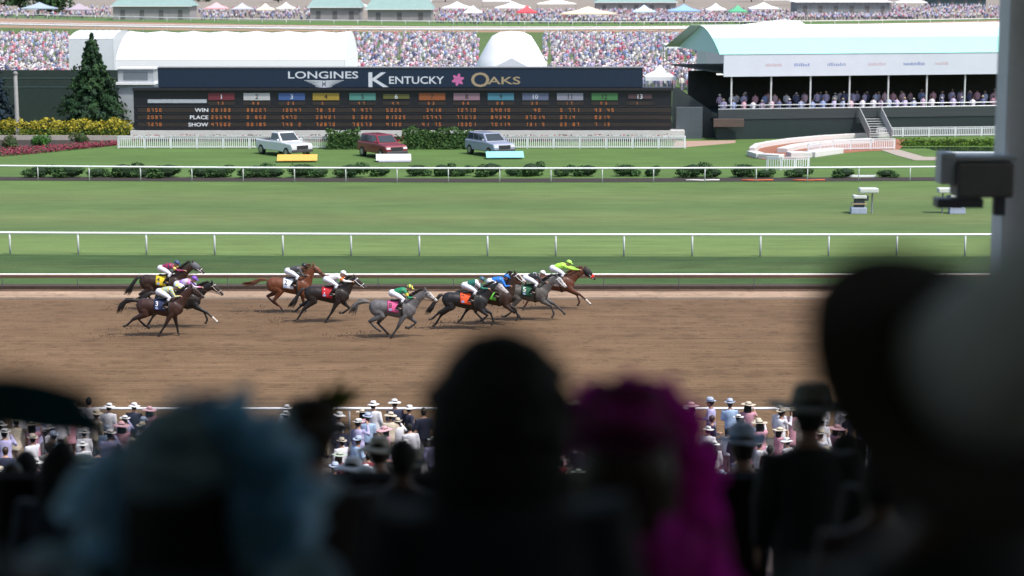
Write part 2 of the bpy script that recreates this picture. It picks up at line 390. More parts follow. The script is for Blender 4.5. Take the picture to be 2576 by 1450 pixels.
DKGREEN = [(.018, .05, .02), (.025, .06, .022), (.035, .075, .028), (.02, .045, .024)]
BARK = mat('bark', (.07, .05, .035), .9, .3, 5)
def hedge(name, a, b, h, th, label, cat='hedge', cols=GREENS, top=None, group=None, seed=1, dens=60, size=.12):
    a, b = Vector(a), Vector(b); L = (b - a).length; rs = random.Random(seed); root_loc = (a + b) / 2
    mb = MB(); d = (b - a) / L; nrm = Vector((-d.y, d.x, 0))
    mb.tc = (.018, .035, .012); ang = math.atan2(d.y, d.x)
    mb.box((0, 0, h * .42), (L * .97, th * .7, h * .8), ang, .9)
    for i in range(int(L * dens * (h + th))):
        u = rs.uniform(-.5, .5) * L; s = rs.random(); wv = 1 + .12 * math.sin(u * 2.1 + seed) + .06 * math.sin(u * 5.3)
        if s < .5: p = d * u + nrm * (-th / 2 * wv) + Vector((0, 0, rs.random() * h * wv)); nn = -nrm
        elif s < .85: p = d * u + nrm * rs.uniform(-.5, .5) * th + Vector((0, 0, h * wv * rs.uniform(.93, 1.05))); nn = Vector((0, 0, 1))
        else: p = d * u + nrm * (th / 2) + Vector((0, 0, rs.random() * h)); nn = nrm
        c = rs.choice(cols)
        if top and p.z > h * top[1] * rs.uniform(.7, 1.1): c = rs.choice(top[0])
        leaf(mb, p, size * rs.uniform(.6, 1.4), c, rs, nn)
    o = mb.build(name, LEAF, tint=True); o.location = root_loc; return tag(o, label, cat, group)
def conifer(name, base, H, rad, label, cols, seed=2, n=9000):
    rs = random.Random(seed); root = empty(name, base, 0, label, 'tree')
    mb = MB(); mb.sm = True; mb.tube([(0, 0, 0), (0, 0, H * .5), (0, 0, H * .97)], [rad * .09, rad * .05, .02], 8, ref=(1, 0, 0)); mb.build('trunk', BARK, root)
    mb = MB(); tiers = 17
    for i in range(tiers):
        t = i / (tiers - 1); z = H * (.04 + .93 * t); rr = rad * (1 - t) ** .82 * rs.uniform(.72, 1.12) + .12; nb = int(7 + 10 * (1 - t))
        for k in range(nb):
            a = 6.283 * (k + rs.random() * .7) / nb; L = rr * rs.uniform(.72, 1.1); sag = .12 * L
            tipc = rs.choice(cols); m = max(6, int(n / (tiers * nb) * (.35 + 1.3 * (1 - t))))
            for j in range(m):
                u = rs.random() ** .6; r = L * u; sp = .2 * L * (1 - .5 * u)
                p = Vector((math.cos(a) * r + rs.gauss(0, sp * .45), math.sin(a) * r + rs.gauss(0, sp * .45), z - sag * u * u * 1.3 + rs.gauss(0, .12) + .12 * H / tiers))
                leaf(mb, p, rs.uniform(.1, .24), tipc, rs, (math.cos(a), math.sin(a), .5))
    mb.build('crown', LEAF, root, tint=True); return root
def broadleaf(name, base, H, rad, label, cols, seed, n=1400, group=None):
    rs = random.Random(seed); root = empty(name, base, 0, label, 'tree', group)
    mb = MB(); mb.sm = True; mb.tube([(0, 0, 0), (.1, 0, H * .3), (0, 0, H * .6)], [.35, .26, .12], 8, ref=(1, 0, 0))
    for k in range(5):
        a = k * 1.3 + rs.random(); mb.tube([(.05, 0, H * .32), (math.cos(a) * rad * .4, math.sin(a) * rad * .4, H * .6)], [.16, .06], 6)
    mb.build('trunk', BARK, root); mb = MB()
    for k in range(16):
        a = rs.random() * 6.28; q = rs.random() ** .5 * rad * .7; z = H * rs.uniform(.42, .85)
        leafball(mb, (math.cos(a) * q, math.sin(a) * q, z), rad * rs.uniform(.28, .45), n // 16, rad * .1, [rs.choice(cols)] * 2 + cols, rs)
    mb.build('crown', LEAF, root, tint=True); return root

# row of round shrubs under the inner turf rail
protos = []
for k in range(4):
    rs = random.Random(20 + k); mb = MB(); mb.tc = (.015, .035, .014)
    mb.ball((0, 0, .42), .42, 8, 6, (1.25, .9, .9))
    for j in range(5): leafball(mb, (rs.uniform(-.75, .75), rs.uniform(-.25, .25), rs.uniform(.2, .6)), (rs.uniform(.35, .6), .4, rs.uniform(.25, .42)), 260, .075, DKGREEN[1:3] + GREENS[:2] + [rs.choice(GREENS)], rs)
    protos.append(mb)
shrub_px = [95, 178, 238, 305, 352, 420, 500, 545, 640, 690, 752, 800, 880, 960, 1045, 1110, 1160, 1235, 1290, 1335, 1420, 1480, 1570, 1640, 1745, 1800, 1868, 1925, 2010, 2130, 2230]
meshes = {}
for i, px in enumerate(shrub_px):
    k = i % 4
    p = G(px, 452 - (6 if 900 < px < 1700 else 3)); p.y += .6
    if k not in meshes:
        o = protos[k].build('shrub', LEAF, tint=True); meshes[k] = o
    else: o = meshes[k].copy(); COL.objects.link(o)
    o.location = p; s = 1.0 + .22 * math.sin(i * 2.7); o.scale = (s * (1.25 if px < 700 else 1.0), s, s * (1.0 if px < 1900 else .8)); o.rotation_euler = (0, 0, (i % 3) * .25)
    tag(o, 'dark round shrub in the row behind the inner turf rail', 'shrub', 'shrubs behind the inner turf rail')
MULCH = mat('mulch', (.028, .02, .016), .95, .3, 5)
mb = MB(); A = [G(x, 459.5 - abs(x - 1288) * .0035, 0) for x in range(-300, 2700, 300)]; B = [G(x, 450 - abs(x - 1288) * .0035, 0) for x in range(-300, 2700, 300)]
n_ = len(A); mb.add([p + Vector((0, 0, .012)) for p in A + B], [(i, i + 1, n_ + i + 1, n_ + i) for i in range(n_ - 1)])
tag(mb.build('mulch_bed', MULCH), kind='structure')
for px0, px1, col, lab in ((1725, 1810, (.7, .7, .68), 'thin white board lying along the mulch bed by the shrubs'), (1865, 1945, (.55, .12, .04), 'thin orange hose lying along the mulch, left of the other'), (1995, 2075, (.55, .12, .04), 'thin orange hose lying along the mulch, right of the other')):
    mb = MB(); a, b = G(px0, 455.5), G(px1, 455); mb.sm = True
    mb.tube([a + (b - a) * t + Vector((0, 0, .05 + .015 * math.sin(t * 9))) for t in (0, .25, .5, .75, 1)], .05, 6, ref=(0, 0, 1))
    tag(mb.build('board' if 'board' in lab else 'hose', mat('strip_' + lab[5:10], col, .6, .05)), lab, 'board' if 'board' in lab else 'hose')
mb = MB(); a, b = G(2130, 446), G(2205, 446); mb.slab([a, b, b + Vector((0, .3, 0)), a + Vector((0, .3, 0))], (0, 0, .12))
tag(mb.build('plank', WHITE), 'white plank lying on the grass behind the shrub row', 'plank')

# ------------------------------------------------------------------ tote board
TY = G(1000, 352).y
def TP(px, py): return AT(px, py, TY)
tl = TP(330, 222)
root = empty('tote_board', (TP(1010, 340).x, TY, 0), 0, 'long dark tote board with navy header, coloured number boxes and amber odds rows', 'tote board')
org = root.location.copy()
def TL(px, py, dy=0): return TP(px, py) - org + Vector((0, dy, 0))
def panel(name, px0, py0, px1, py1, m, front, depth, parent=root, bevel=0):
    mb = MB(); a, b = TL(px0, py1), TL(px1, py0)
    mb.box(((a.x + b.x) / 2, front + depth / 2, (a.z + b.z) / 2), (b.x - a.x, depth, b.z - a.z)); return mb.build(name, m, parent, bevel=bevel)
NAVY = mat('header_navy', (.004, .016, .042), .5, .12, 1.5)
TBLACK = mat('board_black', (.009, .010, .016), .45, .2, 1.5)
TROW = mat('board_row', (.026, .019, .018), .5, .2, 2)
panel('board_body', 338, 221, 1690, 326, TBLACK, 0, 1.6)
panel('header_panel', 398, 171, 1617, 220, NAVY, -.02, 1.2)
panel('header_cap', 396, 169.2, 1619, 171.2, mat('header_cap_grey', (.2, .2, .22), .5), -.08, 1.4)
panel('ledge', 334, 222, 1692, 228, mat('ledge_dark', (.014, .013, .017), .5), -.25, .25)
panel('plinth', 330, 328.5, 1722, 345, mat('plinth_white', (.55, .54, .53), .7, .1, 1.5), -.3, 2.2)
for py0, py1 in ((271.5, 283), (290, 301), (308.5, 319)): panel('odds_row', 346, py0, 1688, py1, TROW, -.05, .05)
for py in (286.5, 305, 322.5, 268): panel('row_divider', 342, py - .8, 1690, py + .8, mat('divider_grey', (.03, .032, .042), .4), -.07, .07)
PC = [(557, (.13, .022, .035)), (646, (.42, .42, .45)), (734, (.045, .09, .25)), (820, (.3, .21, .035)), (912, (.075, .22, .2)), (997, (.10, .10, .03)), (1087, (.24, .075, .028)), (1174, (.24, .15, .19)), (1260, (.06, .19, .27)), (1347, (.10, .12, .2)), (1434, (.22, .22, .29)), (1521, (.05, .16, .06)), (1610, (.07, .04, .05))]
TXW = mat('lettering_white', (.55, .58, .66), .5, .05); TXD = mat('lettering_dark', (.02, .02, .022), .5, .05)
TXG = mat('lettering_gold', (.32, .25, .16), .5, .05); AMBER = mat('amber_lamps', (.62, .2, .05), .5, .1, emit=.12)
for i, (px, c) in enumerate(PC):
    w2 = 33 if i != 12 else 30; h0, h1 = (234.5, 252.5) if i not in (5, 12) else (237, 249)
    p = panel('number_box', px - w2, h0, px + w2, h1, mat('number_colour_%d' % i, c, .5, .06), -.06, .06); p.name = 'number_box'
    mb = MB(); flat_text(mb, str(i + 1), TL(px, (h0 + h1) / 2, -.066), (1, 0, 0), (0, 0, 1), .42); mb.build('numeral', TXD if i in (1, 3, 4, 6, 7, 8, 10, 11) else TXW, p)
    panel('odds_window', px - 34, 256, px + 34, 265, TROW, -.05, .05)
def digits(mb, x, z, h, y, rs):
    segs = [((0, 1), (1, 1)), ((0, .5), (1, .5)), ((0, 0), (1, 0)), ((0, .5), (0, 1)), ((1, .5), (1, 1)), ((0, 0), (0, .5)), ((1, 0), (1, .5))]
    on = rs.choice([(0, 2, 3, 4, 5, 6), (4, 6), (0, 1, 2, 4, 5), (0, 1, 2, 4, 6), (1, 3, 4, 6), (0, 1, 2, 3, 6), (0, 4, 6), (0, 1, 2, 3, 4, 5, 6)])
    wd, t = h * .5, h * .13
    for k in on:
        (a, b), (c, d) = segs[k]; x0, x1 = x + min(a, c) * wd, x + max(a, c) * wd; z0, z1 = z + min(b, d) * h, z + max(b, d) * h
        mb.quad((x0 - t / 2, y, z0 - t / 2), (x1 + t / 2, y, z0 - t / 2), (x1 + t / 2, y, z1 + t / 2), (x0 - t / 2, y, z1 + t / 2))
rs = random.Random(3)
for ri, (py0, py1) in enumerate(((271.5, 283), (290, 301), (308.5, 319), (256, 265))):
    for i, (px, c) in enumerate(PC):
        if i == 12 and ri < 3: continue
        mb = MB()
        nd = 5 if ri < 3 else 2
        for k in range(nd):
            a = TL(px - 24 + (k * 10.5 if ri < 3 else 14 + k * 12), py1 - 2); hh = .26 if ri < 3 else .2
            if rs.random() < .9: digits(mb, a.x, a.z, hh, -.056, rs)
        if mb.v: mb.build('amber_digits', AMBER, root)
    if ri < 3:
        mb = MB()
        for k in range(4): a = TL(372 + k * 10, py1 - 2); digits(mb, a.x, a.z, .26, -.056, rs)
        mb.build('amber_digits', AMBER, root)
for s, pxr, py in (('WIN', 524, 277.3), ('PLACE', 524, 295.5), ('SHOW', 524, 313.8)):
    hh = .33; asp = text_geo(s)[2]; wd = asp * hh * 1.25; c = TL(pxr, py, -.058); c.x -= wd / 2
    mb = MB(); flat_text(mb, s, c, (1, 0, 0), (0, 0, 1), hh, wd); mb.build('row_lettering', mat('lettering_bright', (.75, .78, .84), .5, .03), root)
panel('label_strip', 372, 250.5, 520, 259.5, mat('strip_pale', (.36, .39, .45), .5, .25, 6), -.06, .06)
# header lettering: LONGINES over a winged emblem, KENTUCKY (lily) OAKS
def head_text(s, px, py, wpx, hpx, m, nm):
    mb = MB(); a, b = TL(px - wpx / 2, py + hpx / 2), TL(px + wpx / 2, py - hpx / 2)
    flat_text(mb, s, TL(px, py, -.026), (1, 0, 0), (0, 0, 1), b.z - a.z, b.x - a.x); return mb.build(nm, m, root)
head_text('LONGINES', 813, 189, 176, 18, TXW, 'header_lettering')
mb = MB()
for k in range(6):
    z = 204 + k * 3.1; hw = 50 - k * 7 if k < 4 else 23 - (k - 4) * 2
    for sgn in (-1, 1):
        a = TL(815 + sgn * 4, z, -.026); b = TL(815 + sgn * hw, z - 1.2, -.026); t = .045
        pts = [a + Vector((0, 0, -t)), b + Vector((0, 0, -t * .4)), b + Vector((0, 0, t * .4)), a + Vector((0, 0, t))]
        mb.add(pts, [(0, 1, 2, 3) if sgn > 0 else (3, 2, 1, 0)])
a = TL(815, 212, -.03)
mb.add([a + Vector((-.13, 0, .3)), a + Vector((.13, 0, .3)), a + Vector((0, 0, 0)), a + Vector((.13, 0, -.3)), a + Vector((-.13, 0, -.3))], [(2, 1, 0), (4, 3, 2)])
mb.build('wing_emblem', TXW, root)
head_text('K', 952, 201, 50, 37, TXW, 'header_lettering')
head_text('ENTUCKY', 1048, 202, 138, 19, TXW, 'header_lettering')
mb = MB()
lc = TL(1152, 201, -.028)
for k in range(6):
    a = k * math.pi / 3 + .3; L = .58; d = Vector((math.cos(a), 0, math.sin(a))); n2 = Vector((-d.z, 0, d.x))
    mb.add([lc, lc + d * L * .45 - n2 * .16, lc + d * L * .8 - n2 * .1, lc + d * L, lc + d * L * .8 + n2 * .1, lc + d * L * .45 + n2 * .16], [(0, 1, 2, 3, 4, 5)])
mb.build('lily_emblem', mat('lily_pink', (.5, .13, .33), .5, .15, 6), root)
head_text('O', 1208, 201, 46, 37, TXG, 'header_lettering')
head_text('AKS', 1268, 203, 82, 19, TXG, 'header_lettering')

# small things on/behind the tote board
def box_tent(name, cx, y, z0, wd, dp, hw, hp, label, roofm, wallm=None, cat='tent', group=None, rz=0, open_front=True):
    """pitched canopy on legs: eaves at hw, peak at hp above z0"""
    root = empty(name, (cx, y, z0), rz, label, cat, group); x, d = wd / 2, dp / 2
    mb = MB(); e = .12
    base = [(-x - e, -d - e, hw), (x + e, -d - e, hw), (x + e, d + e, hw), (-x - e, d + e, hw)]
    mid = [(-x * .45, -d * .45, hw + (hp - hw) * .42), (x * .45, -d * .45, hw + (hp - hw) * .42), (x * .45, d * .45, hw + (hp - hw) * .42), (-x * .45, d * .45, hw + (hp - hw) * .42)]
    mb.add(base + mid + [(0, 0, hp)] + [(a, b, c - .35) for a, b, c in base], [(i, (i + 1) % 4, 4 + (i + 1) % 4, 4 + i) for i in range(4)] + [(4 + i, 4 + (i + 1) % 4, 8) for i in range(4)] + [(9 + i, 9 + (i + 1) % 4, (i + 1) % 4, i) for i in range(4)])
    mb.build('canopy', roofm, root)
    if wallm:
        mb = MB(); mb.box((0, d * .5, hw / 2), (wd * .98, .06, hw)); mb.build('back_wall', wallm, root)
    for a, b in ((-x, -d), (x, -d), (x, d), (-x, d)):
        mb = MB(); mb.tube([(a, b, 0), (a, b, hw)], .05, 6, ref=(1, 0, 0)); mb.build('leg', STEEL, root)
    return root
TENTW = mat('tent_white', (.82, .83, .86), .6, .03, .6)
CREAMT = mat('tent_cream', (.75, .68, .58), .6, .05, .6)
box_tent('peaked_tent', AT(1660, 215, 186).x, 186, 0, 2.6, 2.6, AT(1660, 192, 186).z, AT(1660, 163, 186).z, 'small white canopy peeping over the right end of the tote board', TENTW)
p = AT(348, 215, 182)
root = empty('ticket_booth', (p.x, 182, 0), 0, 'pale grey booth with white sill beside the left end of navy header', 'booth')
mb = MB(); zt, zb = AT(348, 173, 182).z, AT(348, 205, 182).z
mb.box((0, 0, zt / 2), (3.2, 2.4, zt)); mb.build('booth_wall', mat('booth_grey', (.34, .37, .4), .6, .1), root)
mb = MB(); mb.box((0, -.1, zb - .12), (3.5, 2.9, .22)); mb.build('sill', WHITE, root)
mb = MB(); mb.box((0, 0, zt + .06), (3.5, 2.7, .12)); mb.build('booth_roof', WHITE, root)
mb = MB(); mb.box((0, -1.215, zb + .55), (2.2, .03, .75)); mb.build('window', mat('booth_glass', (.14, .17, .2), .2, .05), root)

# ------------------------------------------------------------------ big white marquee behind the tote board
def marquee(name, px0, px1, pyridge, pyeave, Y, dp, label, inset=0, m=TENTW):
    a, b = AT(px0, 170, Y), AT(px1, 170, Y); ridge = AT(700, pyridge, Y + dp / 2).z; eave = AT(700, pyeave, Y).z
    root = empty(name, ((a.x + b.x) / 2, Y, 0), 0, label, 'tent'); L = (b.x - a.x) / 2
    mb = MB()
    n = 14; prof = []
    for k in range(9):
        t = k / 8; prof.append((dp * t, eave + (ridge - eave) * math.sin(math.pi * t) ** .8))
    vs = []; fs = []
    for i in range(n + 1):
        x = -L + 2 * L * i / n; sag = (.16 if i % 2 else 0)
        for (y, z) in prof: vs.append((x, y, z - sag * (z - eave) / (ridge - eave)))
    for i in range(n):
        for k in range(8): fs.append((i * 9 + k, (i + 1) * 9 + k, (i + 1) * 9 + k + 1, i * 9 + k + 1))
    mb.add(vs, fs); mb.build('roof', m, root)
    mb = MB(); mb.box((0, .05, eave / 2), (2 * L, .06, eave)); mb.box((-L, dp / 2, eave / 2), (.06, dp, eave)); mb.box((L, dp / 2, eave / 2), (.06, dp, eave)); mb.build('wall', m, root)
    mb = MB()
    for sx in (-L, L): mb.add([(sx, y, z) for y, z in prof], [tuple(range(9))])
    mb.build('gable', m, root)
    mb = MB()
    for i in range(0, n + 1, 2):
        x = -L + 2 * L * i / n; mb.tube([(x, y, z + .025) for y, z in prof], .025, 5, ref=(1, 0, 0))
    mb.build('roof_seam', mat('tent_seam', (.66, .68, .72), .6), root)
    return root
marquee('marquee', 292, 868, 79, 150, 196, 16, 'long plain white marquee roof rising behind the left half of the tote board')
marquee('marquee', 175, 286, 77, 98, 214, 12, 'smaller greyish white marquee behind the tall dark conifer', m=mat('tent_greyish', (.6, .62, .66), .6, .05))
# domed tent with gabled porch
p = AT(1287, 170, 200); root = empty('domed_tent', (p.x, 200, 0), 0, 'tall white domed tent with a small gabled porch behind the tote board', 'tent')
top = AT(1270, 80, 202).z; ev = AT(1270, 168, 200).z
mb = MB(); mb.sm = True; prof = [(3.9, ev - 2.5), (3.6, ev), (3.3, ev + .7), (2.7, ev + 1.8), (2.0, top - .5), (1.2, top - .1), (.05, top)]
vs = []; fs = []
for r, z in prof:
    for k in range(24):
        a = 6.283 * k / 24; vs.append((r * math.cos(a), 4 + r * math.sin(a), z))
for i in range(len(prof) - 1):
    for k in range(24): fs.append((i * 24 + k, i * 24 + (k + 1) % 24, (i + 1) * 24 + (k + 1) % 24, (i + 1) * 24 + k))
mb.add(vs, fs); mb.build('dome', TENTW, root)
mb = MB(); mb.tube([(0, 4, 0), (0, 4, ev - 2.4)], 3.85, 20, ref=(1, 0, 0)); mb.build('wall', TENTW, root)
mb = MB(); pk = ev + .85; mb.slab([(-2.3, .2, ev - 2), (2.3, .2, ev - 2), (2.3, .2, ev - .35), (0, .2, pk), (-2.3, .2, ev - .35)], (0, 3.2, 0)); mb.build('porch', mat('tent_lavender', (.6, .62, .7), .6, .03), root)

# ------------------------------------------------------------------ picket fences
PICK = mat('picket_white', (.72, .74, .77), .5, .06)
def picket(name, pts_px, h, label, gap=.16, cat='picket fence'):
    pts = [G(*p) for p in pts_px]; o0 = pts[len(pts) // 2].copy(); root = empty(name, o0, 0, label, cat)
    mp = MB(); mr = MB(); mpost = []
    for a, b in zip(pts[:-1], pts[1:]):
        a, b = a - o0, b - o0; L = (b - a).length; d = (b - a) / L; rz = math.atan2(d.y, d.x)
        for z in (.14, h * .88): mr.box(((a + b) / 2 + Vector((0, 0, z)))[:], (L + .02, .05, .09), rz)
        n = max(2, int(L / gap))
        for i in range(n): mp.box((a + d * (L * (i + .5) / n) + Vector((0, -.04, h * .5)))[:], (.065, .02, h - .14), rz)
        mpost.append(a)
    mpost.append(pts[-1] - o0)
    for z in (h,):
        for a, b in zip(pts[:-1], pts[1:]):
            a, b = a - o0, b - o0; rz = math.atan2((b - a).y, (b - a).x); mr.box(((a + b) / 2 + Vector((0, 0, h + .02)))[:], ((b - a).length + .02, .13, .05), rz)
    mr.build('rail', PICK, root); mp.build('pickets', PICK, root)['kind'] = 'stuff'
    for q in mpost:
        m = MB(); m.box((q + Vector((0, .05, h * .52)))[:], (.12, .12, h * 1.04)); m.build('post', PICK, root)
    return root
picket('picket_fence', [(x, 374) for x in range(298, 830, 66)], 1.0, 'white picket fence at the foot of the tote board, left stretch')
picket('picket_fence', [(x, 374) for x in range(1195, 1770, 66)], 1.0, 'white picket fence at the foot of the tote board, right stretch')
picket('picket_fence', [(x, 346 - (x - 2205) * .012) for x in range(2205, 2700, 66)], .82, 'straight white picket fence before the dark green chalet wall, far right')
picket('picket_fence', [(2033, 389), (2062, 383), (2095, 380), (2140, 378), (2190, 377), (2250, 376)], .85, 'curved white picket fence along the brick path of the winner circle')
picket('picket_fence', [(1930, 428), (1965, 429), (2000, 429), (2034, 428)], .95, 'short white picket gate standing on the lawn behind the turf rail')
# flower strip, hedges, beds
hedge('flower_strip', G(335, 356), G(1700, 356), .5, .9, 'low strip of red flowers between white plinth and picket fence', 'flower bed', [(.22, .03, .04), (.05, .09, .03), (.3, .06, .07)], seed=4, dens=22, size=.1)
hedge('clipped_hedge', G(822, 375), G(905, 375), 1.5, 1.3, 'clipped green hedge left of the red car', seed=5, dens=130)
hedge('clipped_hedge', G(1012, 375), G(1192, 375), 1.55, 1.3, 'longer clipped green hedge between the red and silver cars', seed=6, dens=130)
hedge('flowering_hedge', G(-120, 350), G(338, 350), 1.55, 2.0, 'yellow flowering hedge under the dark conifer', cols=[(.10, .15, .02), (.16, .17, .02), (.07, .12, .02)], top=([(.33, .28, .025), (.26, .24, .03), (.38, .33, .04)], .68), seed=7, dens=70, size=.13)
rs = random.Random(11); mb = MB(); o0 = G(120, 385)
for i in range(5200):
    x = rs.uniform(-80, 296); t = (x + 80) / 376; yc = 391 - 27 * t ** 1.3; hw = 10 * (1 - t * .75)
    p = G(x, yc + rs.uniform(-hw, hw)) - o0 + Vector((0, 0, rs.uniform(.05, .32))); leaf(mb, p, rs.uniform(.06, .14), rs.choice([(.2, .03, .055), (.13, .02, .04), (.25, .06, .08), (.05, .06, .03)]), rs, (0, -.4, 1))
o = mb.build('flower_bed', LEAF, tint=True); o.location = o0; tag(o, 'crescent bed of dark pink flowers edging the lawn, left', 'flower bed')
mb = MB(); mb.slab([G(-200, 392, .0), G(40, 384, 0), G(200, 372, 0), G(300, 360, 0), G(300, 350, 0), G(-200, 350, 0)], (0, 0, .02))
tag(mb.build('planting_soil', MULCH), kind='structure')
mb = MB(); a, b = G(-100, 352.5), G(330, 354); mb.slab([a, b, b + Vector((0, .25, 0)), a + Vector((0, .25, 0))], (0, 0, .42))
tag(mb.build('low_wall', mat('wall_stone', (.36, .33, .3), .8, .15, 3)), 'low pale stone wall below the yellow flowering hedge', 'wall')
for px, py, lab in ((105, 372, 'bright green rounded bush beside the pink flower bed'), (30, 378, 'dull green bush at the left end of the pink flower bed'), (205, 366, 'brownish green bush near the tip of the pink flower bed')):
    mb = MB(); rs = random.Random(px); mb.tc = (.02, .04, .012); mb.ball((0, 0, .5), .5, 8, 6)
    cols = [(.04, .13, .02), (.05, .15, .025)] if 'bright' in lab else [(.06, .08, .03), (.08, .08, .035), (.05, .09, .03)]
    for j in range(6): leafball(mb, (rs.uniform(-.6, .6), rs.uniform(-.3, .3), rs.uniform(.3, .8)), .45, 220, .08, cols, rs)
    o = mb.build('bush', LEAF, tint=True); o.location = G(px, py); tag(o, lab, 'bush')
# trees at the left
conifer('conifer_tree', G(238, 340), 9.0, 3.9, 'tall dark green conifer left of the tote board', DKGREEN, 3, 15000)
conifer('conifer_tree', G(-20, 340), 8.6, 2.6, 'dark bluish conifer cut by the left edge of the view', [(.01, .022, .035), (.014, .03, .042), (.012, .024, .03)], 8, 9000)
mb = MB(); a = G(45, 352); zt = AT(45, 190, a.y).z; mb.sm = True; mb.tube([(0, 0, 0), (0, 0, .3), (0, 0, zt)], [.3, .2, .16], 12, ref=(1, 0, 0))
mb.ball((0, 0, zt + .15), .22); o = mb.build('stone_pole', mat('pole_stone', (.2, .2, .2), .7, .15, 3)); o.location = a
tag(o, 'grey round pole behind the yellow hedge, left of the conifer', 'pole')
a, b = G(-200, 349.5), G(345, 349.5)
mb = MB(); hz = AT(100, 196, a.y).z; mb.box((0, 0, hz / 2), (b.x - a.x, .1, hz)); root = tag(mb.build('screen_wall', mat('screen_green', (.016, .03, .026), .6, .2, 2)), 'dark green screen wall behind the conifer and yellow hedge', 'wall'); root.location = (a + b) / 2 + Vector((0, 14, 0))
mb = MB()
for py in (218, 242): mb.box((0, -.07, AT(100, py, a.y).z), (b.x - a.x, .03, .06))
mb.build('wall_strip', mat('strip_teal', (.06, .1, .1), .6), root)

# ------------------------------------------------------------------ chalet tent at the right
a = G(1800, 352); b = G(2620, 338.5)
chx = (b - a).normalized(); chn = Vector((-chx.y, chx.x, 0)); CL = (b - a).length; crz = math.atan2(chx.y, chx.x)
chalet = empty('chalet_tent', a, crz, 'long chalet with mint and white roof, pale fascia and open balcony, far right', 'chalet')
MINT = mat('roof_mint', (.34, .78, .69), .55, .04, .4); MINTP = mat('roof_mint_pale', (.55, .83, .79), .55, .04, .4)
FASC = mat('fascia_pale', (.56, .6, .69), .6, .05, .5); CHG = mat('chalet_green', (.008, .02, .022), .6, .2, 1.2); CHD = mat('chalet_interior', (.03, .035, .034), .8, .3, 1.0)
zf0, zf1, zr = 5.5, 7.45, 9.75
def cslab(name, pts, t, m, parent=chalet):
    mb = MB(); mb.slab(pts, t); return mb.build(name, m, parent)
cslab('fascia', [(.6, -.15, zf0), (CL + 6, -.15, zf0), (CL + 6, -.15, zf1), (.6, -.15, zf1)], (0, .12, 0), FASC)
def rp(t): return (-.2 + 9.2 * t, zf1 + (zr - zf1) * math.sin(t * math.pi / 2) ** .9)
for nm, t0, t1, m in (('roof_band', 0, .36, MINT), ('roof_band', .36, .66, MINTP), ('roof_band', .66, 1.0, TENTW)):
    mb = MB(); n = 6; vs = []
    for k in range(n + 1):
        y, z = rp(t0 + (t1 - t0) * k / n)
        for x in (.2 + .8 * (t0 + (t1 - t0) * k / n), CL + 6): vs.append((x, y, z))
    mb.add(vs, [(2 * k, 2 * k + 1, 2 * k + 3, 2 * k + 2) for k in range(n)]); mb.build(nm, m, chalet)
mb = MB(); prof = [rp(k / 8) for k in range(9)]
mb.slab([(.5 + .8 * k / 8, y, z - .01) for k, (y, z) in enumerate(prof)] + [(1.3, 17, zf1), (.5, -.1, zf1)], (-.05, 0, 0)); mb.build('gable', mat('gable_mint', (.45, .68, .63), .6, .05), chalet)
mb = MB(); mb.slab([(.2, 9, zr - .01), (CL + 6, 9, zr - .01), (CL + 6, 18, zf1), (.2, 18, zf1)], (0, 0, .02)); mb.build('rear_roof', TENTW, chalet)
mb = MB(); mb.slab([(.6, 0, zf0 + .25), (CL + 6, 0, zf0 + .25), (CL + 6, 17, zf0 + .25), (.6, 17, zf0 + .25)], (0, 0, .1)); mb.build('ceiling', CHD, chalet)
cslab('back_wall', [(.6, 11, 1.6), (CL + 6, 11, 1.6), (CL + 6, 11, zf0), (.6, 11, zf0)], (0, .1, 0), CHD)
cslab('balcony_floor', [(.2, 0, 1.55), (CL + 6, 0, 1.55), (CL + 6, 11, 1.55), (.2, 11, 1.55)], (0, 0, .2), CHG)
cslab('balcony_floor', [(.8, 2.2, 1.752), (CL + 6, 2.2, 1.752), (CL + 6, 11, 1.752), (.8, 11, 1.752)], (0, 0, .4), CHG)
cslab('lower_wall', [(0, -.1, 0), (CL + 6, -.1, 0), (CL + 6, -.1, 1.54), (0, -.1, 1.54)], (0, .3, 0), CHG)
cslab('parapet', [(.2, -.05, 1.76), (CL + 6, -.05, 1.76), (CL + 6, -.05, 2.6), (.2, -.05, 2.6)], (0, .08, 0), mat('parapet_slats', (.03, .04, .045), .6, .35, 2, stretch=(.1, 1, 6)))
for z in (2.66, 2.98):
    mb = MB(); mb.sm = True; mb.tube([(.2, -.02, z), (CL + 6, -.02, z)], .045, 8, ref=(0, 0, 1)); mb.build('handrail', WHITE, chalet)
k = 0; x = 1.4
while x < CL + 5:
    mb = MB(); mb.box((x, .12, (1.76 + zf0) / 2), (.13, .13, zf0 - 1.76)); mb.build('post', mat('chalet_post', (.5, .52, .54), .5), chalet); x += 3.63
for i, x in enumerate((2.0, 9.0, 16, 23.5)):
    mb = MB(); mb.box((x, 2.2, zf0 + .1), (2.6, .35, .12)); mb.build('lamp_tube', mat('lamp_glow', (.9, .92, .9), .5, 0, emit=.7), chalet)
# printed smudges of lettering on the fascia
for px, c, wd in ((2015, (.22, .28, .5), 1.3), (2104, (.25, .3, .5), 1.7), (2300, (.2, .25, .46), 2.0), (1945, (.5, .38, .42), 1.4), (2205, (.5, .4, .46), 1.6), (2370, (.5, .4, .44), 1.3)):
    p = AT(px, 163, a.y + (px - 1800) / 29 * (b - a).y / CL); u = (p - a).dot(chx); mb = MB(); rs = random.Random(px)
    x = u - wd / 2
    while x < u + wd / 2:
        h = rs.uniform(.18, .3); ww = rs.uniform(.06, .14); mb.quad((x, -.155, 6.35), (x + ww, -.155, 6.35), (x + ww, -.155, 6.35 + h), (x, -.155, 6.35 + h)); x += ww + .06
    o = mb.build('banner_print', mat('print_%d' % px, c, .6, .05), chalet); o['kind'] = 'stuff'
